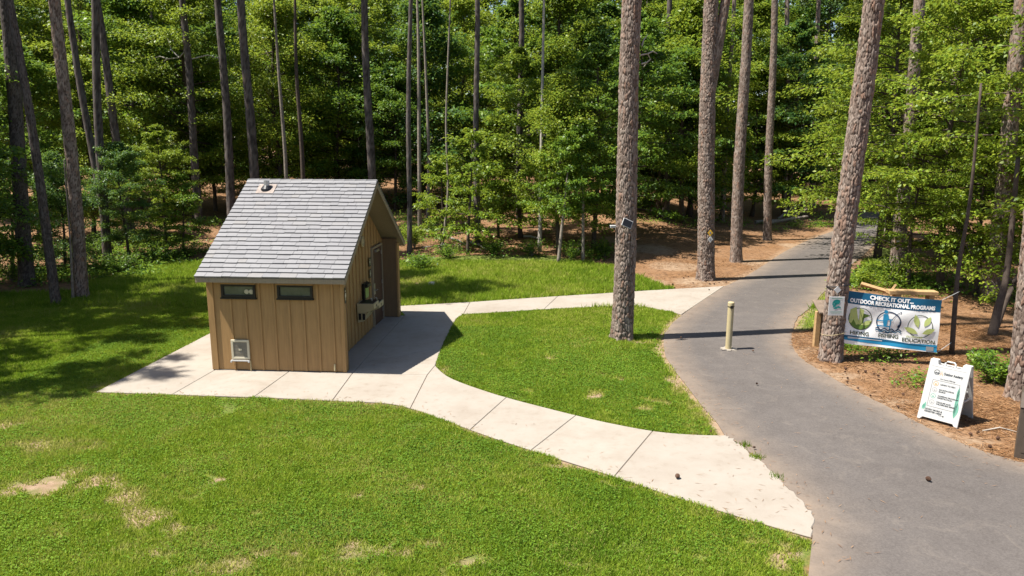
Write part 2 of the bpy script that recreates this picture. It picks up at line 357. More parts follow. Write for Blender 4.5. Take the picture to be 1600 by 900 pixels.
# asphalt trail: sheet with a gentle raised edge, dust near its borders
ax_ = np.array([p[0] for p in asphalt]); ay_ = np.array([p[1] for p in asphalt])
xs2 = np.arange(ax_.min(), ax_.max(), .25); ys2 = np.arange(ay_.min(), ay_.max(), .25)
bm = bmesh.new(); vv = [bm.verts.new((p[0]+.015*math.sin(i*2.3), p[1]+.015*math.cos(i*1.7), -.012)) for i, p in enumerate(asphalt)]
f = bm.faces.new(vv); bmesh.ops.triangulate(bm, faces=[f])
for k in range(4):
    es = [e for e in bm.edges if e.calc_length() > .8]
    if es: bmesh.ops.subdivide_edges(bm, edges=es, cuts=1)
    bmesh.ops.triangulate(bm, faces=[f for f in bm.faces if len(f.verts) > 3])
ext = bmesh.ops.extrude_edge_only(bm, edges=[e for e in bm.edges if e.is_boundary])
for v in [g for g in ext['geom'] if isinstance(g, bmesh.types.BMVert)]: v.co.z -= .08
bmesh.ops.recalc_face_normals(bm, faces=bm.faces)
me = bpy.data.meshes.new('asphalt_trail'); bm.to_mesh(me); bm.free()
co = np.zeros(len(me.vertices)*3, np.float32); me.vertices.foreach_get('co', co); co = co.reshape(-1, 3)
d = 1-sstep(.05, .7, polydist(co[:, 0], co[:, 1], asphalt))
a = me.attributes.new('dust', 'FLOAT', 'POINT'); a.data.foreach_set('value', (.9*d).astype(np.float32))
tag(obj('asphalt_trail', me, M_asph), kind='structure')

# concrete walkway: base + one slab per bay
walk = empty('walkway', (0, 0, 0)); tag(walk, kind='structure')
M_joint = plain('joint_dirt', (.14, .105, .08), .95)
C = lambda pts: [tuple(p) for p in pts]
g1 = lambda x, y: tuple(gnd(x, y)[:2])
ll = catmull(low_edge, 5); il = catmull(isl_low, 5); it = catmull(isl_top, 5); ue = catmull(up_edge, 5)
def between(curve, a, b):
    """part of polyline between the points nearest to a and b (inclusive of a and b)"""
    P = np.array(curve); i = int(np.argmin(np.hypot(*(P-np.array(a)).T))); j = int(np.argmin(np.hypot(*(P-np.array(b)).T)))
    mid = [tuple(p) for p in (P[i+1:j] if j > i else P[j+1:i][::-1])]; return [tuple(a)]+mid+[tuple(b)]
def on(curve, px, py):
    P = np.array(curve); q = gnd(px, py)[:2]; return tuple(P[int(np.argmin(np.hypot(*(P-q).T)))])
slabs = []
A = [on(ll, x, y) for x, y in ((283, 616), (400, 620), (515, 625), (645, 638), (730, 669), (830, 703), (958, 744))]
Ta = g1(335, 578.5); Tb = g1(452, 580); Tc = g1(549.5, 584.7); Td = on(il, 681, 572); Te = on(il, 790, 621); Tf = on(il, 900, 648); Tg = on(il, 1026, 674)
corner_l = tuple(low_edge[0]); wing = g1(632, 493); mid_c = g1(567, 566); mid_r = g1(690, 545)
back_l = g1(331, 519)
dirL = np.array(back_l)-np.array(corner_l); far_l = tuple(np.array(corner_l)+dirL*1.75)
Tc2 = g1(566, 566)
lb = on(catmull(isl_left, 5), 690, 545)
slabs.append([corner_l, A[0], Ta, (Ta[0]-.05+.0634*5.9, Ta[1]+5.9), far_l])                       # left of the building
slabs.append(between(ll, A[0], A[1])+[Tb, Ta])
slabs.append(between(ll, A[1], A[2])+[Tc, Tb])
slabs.append([Ta, Tb, Tc, wing, (Ta[0]+.0634*5.9, Ta[1]+5.9)])                                      # under the building
slabs.append(between(ll, A[2], A[3])+[g1(668, 585), Tc])
slabs.append(between(ll, A[3], A[4])+between(il, Te, Td)+[g1(668, 585)])
slabs.append(between(ll, A[4], A[5])+between(il, Tf, Te))
slabs.append(between(ll, A[5], A[6])+between(il, Tg, Tf))
ragged = []
for i, p in enumerate(catmull(asph_a, 6)):
    k = .05*(vnoise(i*.9, 3, 9)-.5)*2; ragged.append((p[0]+k, p[1]+k*.6))
slabs.append(between(ll, A[6], tuple(low_edge[-1]))+ragged[1:]+between(il, tuple(isl_low[0]), Tg)[1:])
slabs.append([Tc, g1(668, 585), Td, lb, Tc2])                                                       # in front of the fountain, near
slabs.append([Tc2, lb]+between(catmull(isl_left, 5), lb, tuple(isl_left[-1]))[1:]+[on(ue, 731, 472), tuple(up_edge[-1]), wing])
slabs.append(between(it, tuple(isl_top[0]), on(it, 850, 483))+between(ue, on(ue, 862, 463), on(ue, 731, 472)))
slabs.append(between(it, on(it, 850, 483), on(it, 985, 478.5))+between(ue, on(ue, 985, 455.5), on(ue, 862, 463)))
slabs.append(between(it, on(it, 985, 478.5), tuple(isl_top[-1]))+[tuple(p) for p in up_end[1:]]+between(ue, tuple(up_edge[0]), on(ue, 985, 455.5))[1:])
def slab_mesh(P):
    P = [np.array(p[:2], float) for p in P]
    Q = [P[0]]
    for p in P[1:]:
        if np.linalg.norm(p-Q[-1]) > .02: Q.append(p)
    if np.linalg.norm(Q[0]-Q[-1]) < .02: Q.pop()
    bm = bmesh.new(); f = bm.faces.new([bm.verts.new((p[0], p[1], 0)) for p in Q])
    if f.normal.z < 0 or f.calc_area() and sum(Q[i][0]*Q[(i+1) % len(Q)][1]-Q[(i+1) % len(Q)][0]*Q[i][1] for i in range(len(Q))) < 0: f.normal_flip()
    bm.normal_update()
    bmesh.ops.inset_region(bm, faces=[f], thickness=.007, depth=0, use_boundary=True)
    inner = f; outer = [g for g in bm.faces if g is not inner]; bmesh.ops.delete(bm, geom=outer, context='FACES')
    bmesh.ops.inset_region(bm, faces=[inner], thickness=.010, depth=.010, use_boundary=True)
    e = bmesh.ops.extrude_edge_only(bm, edges=[e for e in bm.edges if e.is_boundary])
    for v in [g for g in e['geom'] if isinstance(g, bmesh.types.BMVert)]: v.co.z -= .10
    top = max(v.co.z for v in bm.verts)
    for v in bm.verts: v.co.z -= top
    bmesh.ops.triangulate(bm, faces=[f for f in bm.faces if len(f.verts) > 4])
    me = bpy.data.meshes.new('slab'); bm.to_mesh(me); bm.free(); return me
for P in slabs: obj('slab', slab_mesh(P), M_conc, walk)
q = MB()
for P in slabs: q.add([(p[0], p[1], -.013) for p in P], [list(range(len(P)))])
obj('joint_filler', mesh_np('joint_filler', np.array(q.V), faces=q.F), M_joint, walk)

# ------------------------------------------------------------------ the restroom building
BA = 0.0634; BO = (-3.6435, 15.3222)
bld = empty('restroom_building', (*BO, 0.), -BA)
tag(bld, 'small tan board-and-batten restroom building with grey shingled gable roof', 'building')
WF, DB, REC = 3.02, 5.5, .44
ZE, ZR, OF = 2.159, 4.054, .254; YM = DB/2+.03; XL, XR = -WF-.12, .12
SL = (ZR-ZE)/(YM+OF)                                        # roof slope (top surface)
def tan_mat(name, col):
    m, t, b = nodes(name); co = N(t, 'ShaderNodeTexCoord')
    mp = N(t, 'ShaderNodeMapping'); mp.inputs['Scale'].default_value = (30, 30, 2.2); t.links.new(co.outputs['Object'], mp.inputs[0])
    n = noise(t, 1, 4, .6, vec=mp.outputs[0]); n2 = noise(t, 1.3, 4)
    c = ramp(t, n.outputs[0], [(.3, tuple(k*.80 for k in col)), (.7, tuple(k*1.10 for k in col))]).outputs[0]
    c = mixc(t, .25, c, ramp(t, n2.outputs[0], [(.3, tuple(k*.75 for k in col)), (.7, tuple(k*1.15 for k in col))]).outputs[0])
    t.links.new(c, b.inputs['Base Color']); b.inputs['Roughness'].default_value = .62; b.inputs['Specular IOR Level'].default_value = .3
    bump(t, b, n.outputs[0], .25, .004); return m
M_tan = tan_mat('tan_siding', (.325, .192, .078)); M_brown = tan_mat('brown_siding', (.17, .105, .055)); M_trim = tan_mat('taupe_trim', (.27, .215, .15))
M_dark = plain('dark_metal', (.02, .018, .016), .45, .2); M_glass = None
m, t, b = nodes('window_glass'); b.inputs['Base Color'].default_value = (.05, .055, .05, 1); b.inputs['Roughness'].default_value = .12; b.inputs['Specular IOR Level'].default_value = .6; M_glass = m
nn = noise(t, 5, 2); t.links.new(ramp(t, nn.outputs[0], [(.3, (.05, .055, .05)), (.7, (.10, .105, .095))]).outputs[0], b.inputs['Base Color'])
M_cream = plain('cream_plastic', (.50, .45, .33), .5, var=.06); M_white = plain('white_plastic', (.44, .44, .43), .45, var=.04); M_steel = plain('brushed_steel', (.42, .41, .39), .38, .85, var=.1)
M_ivory = plain('ivory_paint', (.40, .33, .19), .5, var=.08)
M_black = plain('black_plastic', (.012, .012, .014), .4); M_door = tan_mat('brown_door', (.075, .038, .025))
zroof = lambda y: ZE+SL*(y+OF) if y <= YM else ZR-SL*(y-YM)
zunder = lambda y: zroof(y)-.15
# front wall: boards between battens
fw = MB().box(-WF+.01, -.012, .03, .12, .01, 1.99).build('front_wall', M_tan, bld)
bat = [-2.76, -2.52, -2.19, -1.87, -1.545, -1.22, -.895, -.575, -.25]
edges = [-WF+.11]+bat[1:]+[-.02]
wins = [(-2.70, -1.94), (-1.45, -.67)]
for i in range(len(edges)-1):
    a_, b_ = edges[i], edges[i+1]
    z1 = 1.99
    MB().box(a_+.004, b_-.004, .012, .032, .02, z1).build('siding_board', M_tan, fw, bevel=.003)
for x in bat[1:]:
    z1 = 1.655 if any(w0 < x < w1 for w0, w1 in wins) else 1.985
    z0 = .20 if -2.55 < x < -2.15 and False else .02
    MB().box(x-.024, x+.024, -.012, .014, z0, z1).build('batten', M_tan, fw, bevel=.003)
MB().box(-WF-.012, -WF+.13, -.016, .13, .012, 1.99).build('corner_board', M_tan, fw, bevel=.004)
MB().box(-.075, .004, -.016, .14, .012, 1.99).build('corner_board', M_tan, fw, bevel=.004)
# windows with frames
for k, (w0, w1) in enumerate(wins):
    wf = MB()
    z0, z1 = 1.66, 1.955
    for x0, x1, a0, a1 in ((w0, w1, z0, z0+.055), (w0, w1, z1-.045, z1), (w0, w0+.05, z0+.055, z1-.045), (w1-.05, w1, z0+.055, z1-.045)):
        wf.box(x0, x1, -.035, .05, a0, a1)
    wo = wf.build('window', M_dark, fw)
    MB().box(w0+.05, w1-.05, .004, .02, z0+.055, z1-.045).build('pane', M_glass, wo)
    MB().box(w0-.02, w1+.02, -.04, .012, z1+.002, z1+.028).build('head_trim', M_tan, wo)
    MB().box(w0-.02, w1+.02, -.05, .012, z0-.03, z0-.002).build('sill', M_dark, wo)
    if k == 0:
        for cx in (-2.14, -2.035):
            lm = MB().lathe([(.0, 0), (.05, 0), (.052, .006), (.03, .012), (0.001, .014)], (0, 0, 0), 18).build('lamp_reflection', M_cream, wo, loc=(cx, .002, 1.79), rot=(math.pi/2, 0, 0))  # cream discs on the pane stand in for round lamp reflections
# vent grille with drip tray and pipes
vg = empty('vent_grille', (-2.355, -.012, .49)); vg.parent = fw
q = MB(); w = .205; h = .22; e_ = .05
for x0, x1, a0, a1 in ((-w, w, -h, -h+e_), (-w, w, h-e_, h), (-w, -w+e_, -h+e_, h-e_), (w-e_, w, -h+e_, h-e_)): q.box(x0, x1, -.035, .0, a0, a1)
q.build('grille_frame', M_cream, vg, bevel=.004)
M_grey = plain('grille_grey', (.30, .27, .21), .6)
q = MB()
for i in range(22): zz = -h+e_+.004+i*(2*h-2*e_-.01)/21; q.box(-w+e_, w-e_, -.026+.004*(i % 2), -.006, zz, zz+.008)
q.build('grille_louvres', M_grey, vg)
MB().box(-w+e_, w-e_, -.006, -.002, -h+e_, h-e_).build('grille_backing', M_black, vg)
MB().box(-.035, .035, -.032, -.027, -.02, .02).build('maker_plate', M_cream, vg)
q = MB(); q.box(-.22, .2, -.06, -.012, -.262, -.238); q.box(-.225, -.19, -.075, -.05, -.285, -.25); q.box(.17, .205, -.07, -.045, -.285, -.25); q.build('drip_tray', M_white, vg)
MB().tube([(.215, -.03, -.25), (.215, -.03, -.48)], .012, 8).build('drain_pipe', M_ivory, vg)
MB().tube([(-.13, -.03, -.27), (-.13, -.03, -.48)], .010, 8).build('drain_pipe', M_tan, vg)
MB().tube([(-.25, -.03, .05), (-.25, -.03, .20)], .020, 8).build('conduit', M_ivory, fw, loc=(0, 0, 0))
# side, rear and left walls
gw = MB(); gx0, gx1 = -REC-.14, -REC-.012
gw.prism([(gx0, .12, .01), (gx0, DB-.15, .01), (gx0, DB-.15, zunder(DB-.15)-.02), (gx0, YM, zunder(YM)-.02), (gx0, .12, zunder(.12)-.02)], (gx1-gx0, 0, 0))
gwo = gw.build('gable_wall', M_tan, bld)
D0, D1, DH = 4.08, 5.06, 2.15
yb = list(np.arange(.12, DB-.2, .305))+[DB-.15]
for i in range(len(yb)-1):
    a_, b_ = yb[i]+.003, yb[i+1]-.003
    if b_-a_ < .05: continue
    segs = [(a_, b_, .02)]
    if a_ >= D0-.15 and b_ <= D1+.12: segs = [(a_, b_, DH+.1)]
    elif a_ < D0 < b_: segs = [(a_, D0-.06, .02), (D0-.06, b_, DH+.1)]
    elif a_ < D1 < b_: segs = [(a_, D1+.06, DH+.1), (D1+.06, b_, .02)]
    for y0, y1, z0 in segs:
        P = [(-REC-.012, y0, z0), (-REC-.012, y1, z0), (-REC-.012, y1, zunder(y1)-.02)]
        if y0 < YM < y1: P.append((-REC-.012, YM, zunder(YM)-.02))
        P.append((-REC-.012, y0, zunder(y0)-.02))
        MB().prism(P, (.018, 0, 0)).build('siding_board', M_tan, gwo)
for y in yb[1:-1]:
    z0 = DH+.1 if D0-.06 < y < D1+.06 else .02
    MB().box(-REC+.002, -REC+.03, y-.024, y+.024, z0, zunder(y)-.05).build('batten', M_tan, gwo, bevel=.003)
do = empty('door', (-REC, 0, 0)); do.parent = gwo
MB().box(.006, .04, D0, D1, .015, DH).build('door_leaf', M_door, do, bevel=.004)
q = MB(); q.box(.004, .062, D0-.06, D0-.004, .012, DH+.06); q.box(.004, .062, D1+.004, D1+.06, .012, DH+.06); q.box(.004, .062, D0-.004, D1+.004, DH+.004, DH+.06); q.build('door_frame', M_trim, do)
MB().box(.04, .05, D0+.05, D0+.16, .9, 1.2).tube([(.05, D0+.10, 1.02), (.10, D0+.10, 1.02), (.10, D0+.22, 1.02)], .012, 8).build('handle', M_steel, do)
for z in (.25, 1.05, 1.9): MB().box(.04, .056, D1-.05, D1+.012, z, z+.11).build('hinge', M_steel, do)
MB().box(.04, .10, D0+.25, D0+.55, DH-.1, DH-.04).build('door_closer', M_steel, do)
MB().box(-WF, -WF+.12, .14, DB-.16, .01, zunder(.14)-.02).build('left_wall', M_tan, bld)
MB().prism([(-WF, .14, zunder(.14)-.019), (-WF, DB-.16, zunder(DB-.16)-.019), (-WF, YM, zunder(YM)-.02)], (.12, 0, 0)).build('left_gable', M_tan, bld)
MB().box(-WF, 0., DB-.14, DB, .01, zunder(DB)-.02).build('rear_wall', M_tan, bld)
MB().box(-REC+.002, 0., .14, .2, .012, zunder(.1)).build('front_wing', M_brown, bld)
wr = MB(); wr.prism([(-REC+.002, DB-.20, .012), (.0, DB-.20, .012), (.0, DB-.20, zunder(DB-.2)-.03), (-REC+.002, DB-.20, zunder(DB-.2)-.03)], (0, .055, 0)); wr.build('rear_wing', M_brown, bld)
MB().box(-.03, .018, DB-.22, DB+.012, .012, zunder(DB)-.03).build('corner_board', M_tan, bld)
# roof: deck, soffit, fascia, rakes and single shingles
rf = MB()
ye, yr = -OF, DB+.06+OF
deck = [(XL+.02, -OF+.02, ZE-.02), (XL+.02, YM, ZR-.02), (XL+.02, yr-.02, zroof(yr)-.02), (XL+.02, yr-.02, zroof(yr)-.10), (XL+.02, YM, ZR-.11), (XL+.02, -OF+.02, ZE-.10)]
rf.prism(deck, (XR-XL-.04, 0, 0)); roof = rf.build('roof', M_trim, bld)
MB().box(XL, XR, ye-.012, ye+.018, ZE-.125, ZE-.022).build('fascia', M_trim, roof, bevel=.003)
MB().box(XL, XR, yr-.018, yr+.012, zroof(yr)-.125, zroof(yr)-.022).build('fascia', M_trim, roof, bevel=.003)
for x0, x1 in ((XR-.022, XR+.004), (XL-.004, XL+.022)):
    MB().prism([(x0, ye+.02, zroof(ye)-.145), (x0, ye+.02, zroof(ye)-.02), (x0, YM, ZR-.03), (x0, YM, ZR-.165)], (x1-x0, 0, 0)).build('rake_board', M_trim, roof)
    MB().prism([(x0, yr-.02, zroof(yr)-.145), (x0, yr-.02, zroof(yr)-.02), (x0, YM+.001, ZR-.03), (x0, YM+.001, ZR-.165)], (x1-x0, 0, 0)).build('rake_board', M_trim, roof)
def shingle_mat():
    m, t, b = nodes('slate_shingle'); oi = N(t, 'ShaderNodeObjectInfo'); geo = N(t, 'ShaderNodeNewGeometry')
    n = noise(t, 14, 4, .7, vec=geo.outputs['Position']); n2 = noise(t, 2, 3, vec=geo.outputs['Position'])
    c = ramp(t, oi.outputs['Random'], [(0, (.150, .150, .161)), (.5, (.170, .170, .181)), (.9, (.187, .187, .197)), (1, (.178, .170, .167))]).outputs[0]
    c = mixc(t, .22, c, ramp(t, n.outputs[0], [(.3, (.12, .12, .13)), (.7, (.225, .225, .235))]).outputs[0])
    c = mixc(t, math_(t, 'MULTIPLY', n2.outputs[0], .25), c, (.17, .155, .14))
    t.links.new(c, b.inputs['Base Color']); b.inputs['Roughness'].default_value = .6; b.inputs['Specular IOR Level'].default_value = .35
    bump(t, b, n.outputs[0], .3, .006); return m
M_sh = shingle_mat()
NR = 24; SLEN = math.hypot(YM+OF, ZR-ZE)+.02; EXP = SLEN/NR; ANG = math.atan2(ZR-ZE, YM+OF)
widths = [.19, .235, .28, .325, .37]; shm = {}
for wd in widths:
    q = MB(); q.add([(0, 0, 0), (wd-.003, 0, 0), (wd-.003, EXP*1.35, -.008), (0, EXP*1.35, -.008), (.002, .003, .034), (wd-.005, .003, .034), (wd-.003, EXP*1.35, .002), (0, EXP*1.35, .004)],
                    [(3,2,1,0),(4,5,6,7),(0,1,5,4),(1,2,6,5),(2,3,7,6),(3,0,4,7)]); shm[wd] = q.mesh('shingle')
RX = Matrix.Rotation(ANG, 3, 'X'); up_ = RX @ Vector((0, 1, 0)); nrm = RX @ Vector((0, 0, 1))
nsh = 0
for r in range(NR):
    x = XL-.008; first = True; row_j = random.uniform(-.004, .004)
    while x < XR+.006-.08:
        rem = XR+.010-x
        wd = random.choice(widths)
        if rem < .42: wd = min(widths, key=lambda a: abs(a-rem) + (10 if a > rem+.02 else 0)) if rem > .19 else .19
        if rem <= .20: sx = rem/.19; wd = .19
        else: sx = 1.
        if rem-wd < .08 and rem > .2: sx = rem/wd
        p = Vector((x, -OF, ZE-.004))+up_*(r*EXP-.02+row_j+random.uniform(-.010, .010))+nrm*(.004+.004*random.random())
        o = obj('shingle', shm[wd], M_sh, roof, p, (ANG+random.uniform(-.006, .006), random.uniform(-.006, .006), random.uniform(-.008, .008))); o.scale = (sx, 1, 1)
        x += wd*sx; nsh += 1
q = MB()
for r in range(NR):
    y0 = yr+.0-(r*EXP-.02)*math.cos(ANG); z0 = zroof(yr)+(r*EXP-.02)*math.sin(ANG); y1 = y0-EXP*1.3*math.cos(ANG); z1 = z0+EXP*1.3*math.sin(ANG)
    q.prism([(XL-.006, y0, z0), (XL-.006, y0, z0+.024), (XL-.006, y1, z1+.004), (XL-.006, y1, z1-.006)], (XR-XL+.012, 0, 0))
tag(q.build('rear_shingle_courses', M_sh, roof), kind='stuff')
x = XL-.01; rc = MB().add([(0, -.10, -.064), (.30, -.10, -.064), (.30, 0, .0), (0, 0, .0), (.30, .10, -.064), (0, .10, -.064), (0, -.10, -.05), (.30, -.10, -.046), (.30, 0, .02), (0, 0, .014), (.30, .10, -.046), (0, .10, -.05)],
     [(0,1,2,3), (3,2,4,5), (6,9,8,7), (9,11,10,8), (0,6,7,1), (5,4,10,11), (1,7,8,2), (2,8,10,4), (0,3,9,6), (3,5,11,9)]).mesh('ridge_cap')
while x < XR-.05:
    o = obj('ridge_cap', rc, M_sh, roof, (x, YM, ZR+.022)); o.scale.x = min(1, (XR+.01-x)/.30); x += .27
# plumbing vent
pv = empty('vent_pipe', (-2.55, 2.46, zroof(2.46)+.03)); pv.parent = roof; pv.scale = (1.1, 1.1, 1.1)
M_copper = plain('rusty_flashing', (.20, .165, .145), .6, .2, var=.4, scale=14); M_alu = plain('galvanised', (.45, .46, .47), .4, .7)
q = MB(); q.add([(-.2, -.20, .0), (.2, -.20, .0), (.2, .14, .0), (-.2, .14, .0), (-.2, -.20, .012), (.2, -.20, .012), (.2, .14, .012), (-.2, .14, .012)], [(3,2,1,0),(4,5,6,7),(0,1,5,4),(1,2,6,5),(2,3,7,6),(3,0,4,7)])
q.build('flashing', M_copper, pv, rot=(ANG, 0, 0))
MB().lathe([(.14, -.07), (.13, -.01), (.085, .05), (.075, .06)], n=18).build('boot', M_black, pv, smooth=False)
MB().lathe([(.062, .0), (.062, .17), (.05, .17), (.05, .12)], n=18).build('pipe', M_alu, pv)
# round vent on the gable
MB().lathe([(.14, 0), (.14, .035), (.11, .045), (.105, .02), (.001, .02)], n=22).build('round_vent', M_ivory, gwo, loc=(-REC+.03, 3.12, 2.50), rot=(0, math.pi/2, 0))
# wall signs (things on the building)
def wall_plate(name, label, cat, lx, ly, z, w, h, cols, group=None):
    c, s = math.cos(-BA), math.sin(-BA); e = empty(name, (BO[0]+c*lx-s*ly, BO[1]+s*lx+c*ly, z), -BA); tag(e, label, cat, group)
    MB().box(0, .008, -w/2, w/2, -h/2, h/2).build('plate', cols[0], e, bevel=.003)
    q = MB()      # simple person figure
    q.lathe([(.001, -.001), (.022, -.001), (.022, .003), (.001, .003)], n=12)
    fig = q.build('figure_head', cols[1], e, loc=(.009, 0, h*.28), rot=(0, math.pi/2, 0))
    q = MB(); q.prism([(.009, -.035, h*.16), (.009, .035, h*.16), (.009, .045, -h*.1), (.009, .02, -h*.1), (.009, .018, -h*.32), (.009, -.018, -h*.32), (.009, -.02, -h*.1), (.009, -.045, -h*.1)], (.003, 0, 0)); q.build('figure_body', cols[1], e)
    return e
wall_plate('restroom_sign', 'upper dark restroom sign with pale figure beside the brown door', 'sign', -REC+.032, 3.80, 1.86, .2, .24, (M_dark, M_cream), 'restroom wall signs')
wall_plate('restroom_sign', 'lower dark restroom sign with pale figure beside the brown door', 'sign', -REC+.032, 3.80, 1.55, .2, .24, (M_dark, M_cream), 'restroom wall signs')
wall_plate('notice_plate', 'small dark plate on the front corner of the tan building', 'sign', .008, .10, 1.72, .10, .34, (M_dark, M_cream))
# drinking fountain with bottle filler
c_, s_ = math.cos(-BA), math.sin(-BA)
lw = lambda lx, ly: (BO[0]+c_*lx-s_*ly, BO[1]+s_*lx+c_*ly)
fo = empty('drinking_fountain', (*lw(-REC+.03, 2.85), 0), -BA); tag(fo, 'two-level steel drinking fountain with bottle filler on the gable wall', 'drinking fountain')
def basin(y0, y1, zt):
    q = MB(); d = .44
    q.prism([(0, y0, zt-.24), (.20, y0, zt-.24), (d, y0, zt-.14), (d, y0, zt), (0, y0, zt)], (0, y1-y0, 0)); bb = q.build('basin', M_ivory, fo, bevel=.008)
    MB().box(.04, d-.03, y0+.03, y1-.03, zt+.001, zt+.006).build('basin_top', M_dark, bb)
    MB().tube([(.30, (y0+y1)/2+.1, zt+.004), (.30, (y0+y1)/2+.1, zt+.06), (.27, (y0+y1)/2+.08, zt+.075)], .012, 8).build('bubbler', M_steel, bb)
    MB().box(d, d+.01, (y0+y1)/2-.035, (y0+y1)/2+.035, zt-.11, zt-.05).build('push_button', M_black, bb)
basin(-.42, .06, 1.02); basin(.10, .56, .93)
q = MB(); q.prism([(0, -.40, .52), (.16, -.40, .56), (.26, -.40, .775), (0, -.40, .775)], (0, .44, 0)); sk = q.build('skirt', M_ivory, fo, bevel=.006)
for k in range(2): MB().box(.03+.10*k, .10+.10*k, -.408, -.402, .60, .76).build('louvre', M_black, sk)
q = MB(); q.prism([(0, .14, .50), (.10, .14, .52), (.22, .14, .685), (0, .14, .685)], (0, .38, 0)); q.build('skirt', M_ivory, fo, bevel=.006)
M_green = plain('filler_green', (.22, .34, .08), .4, var=.2, scale=10)
bf = MB().box(0, .07, .12, .52, 1.0, 1.42).build('bottle_filler', M_dark, fo, bevel=.01)
MB().box(.071, .078, .17, .47, 1.03, 1.30).build('filler_panel', M_green, bf)
MB().box(.071, .14, .15, .49, 1.31, 1.40).build('filler_head', M_black, bf, bevel=.01)

# ------------------------------------------------------------------ flat print helpers (lettering and emblems laid on a surface)
def text2d(s, size, bold=0., align='CENTER'):
    cu = bpy.data.curves.new('t', 'FONT'); cu.body = s; cu.size = size; cu.align_x = align; cu.align_y = 'CENTER'; cu.offset = bold; cu.resolution_u = 3
    ob = bpy.data.objects.new('t', cu); COL.objects.link(ob); bpy.context.view_layer.update()
    me = bpy.data.meshes.new_from_object(ob.evaluated_get(bpy.context.evaluated_depsgraph_get()))
    V = np.array([v.co[:2] for v in me.vertices]).reshape(-1, 2); F = [list(p.vertices) for p in me.polygons]
    bpy.data.objects.remove(ob); bpy.data.curves.remove(cu); bpy.data.meshes.remove(me); return V, F
def ring2d(cx, cy, r0, r1, n=40, a0=0., a1=2*math.pi, sy=1.):
    A = np.linspace(a0, a1, n+1); V = [(cx+r*math.cos(a), cy+sy*r*math.sin(a)) for a in A for r in (r0, r1)]
    return np.array(V), [(2*i, 2*i+1, 2*i+3, 2*i+2) for i in range(n)]
def stroke2d(P, w):
    P = np.array(P, float); V = []
    for i in range(len(P)):
        d = P[min(i+1, len(P)-1)]-P[max(i-1, 0)]; d /= np.linalg.norm(d)+1e-9; nn_ = np.array([-d[1], d[0]])*w/2; V += [P[i]+nn_, P[i]-nn_]
    return np.array(V), [(2*i, 2*i+1, 2*i+3, 2*i+2) for i in range(len(P)-1)]
def poly2d(P): return np.array(P, float), [list(range(len(P)))]
def disc2d(cx, cy, rx, ry=None, n=24, rot=0.):
    ry = ry or rx; A = np.linspace(0, 2*math.pi, n, endpoint=False); x = rx*np.cos(A); y = ry*np.sin(A)
    return np.stack([cx+x*math.cos(rot)-y*math.sin(rot), cy+x*math.sin(rot)+y*math.cos(rot)], -1), [list(range(n))]
def leaf2d(cx, cy, L, w, rot, n=10):
    t = np.linspace(0, 1, n); up = np.stack([L*(t-.5), w*np.sin(math.pi*t)], -1); dn = np.stack([L*(t[::-1][1:-1]-.5), -w*np.sin(math.pi*t[::-1][1:-1])], -1)
    P = np.vstack([up, dn]); c, s = math.cos(rot), math.sin(rot); return np.stack([cx+P[:, 0]*c-P[:, 1]*s, cy+P[:, 0]*s+P[:, 1]*c], -1), [list(range(len(P)))]
def print_on(name, shapes, surf, off, mat, parent, dx=0, dy=0):
    V = []; F = []
    for v, f in shapes:
        n = len(V); V += [surf(p[0]+dx, p[1]+dy, off) for p in v]; F += [[i+n for i in g] for g in f]
    me = bpy.data.meshes.new(name); me.from_pydata([tuple(map(float, v)) for v in V], [], F); me.validate(); me.update()
    return obj(name, me, mat, parent)
flat = lambda n, c: plain(n, c, .55, var=.03, spec=.25)
P_white = flat('print_white', (.47, .47, .465)); P_navy = flat('print_navy', (.008, .03, .075)); P_blue = flat('print_blue', (.007, .085, .165)); P_sky = flat('print_sky', (.02, .22, .40))
P_green = flat('print_green', (.10, .17, .03)); P_lime = flat('print_lime', (.40, .46, .16)); P_olive = flat('print_olive', (.05, .065, .03)); P_teal = flat('print_teal', (.01, .20, .19)); P_black = flat('print_black', (.02, .025, .03)); P_grey = flat('print_grey', (.22, .22, .22)); P_orange = flat('print_orange', (.55, .20, .05)); P_pine = flat('print_pine', (.10, .25, .19))

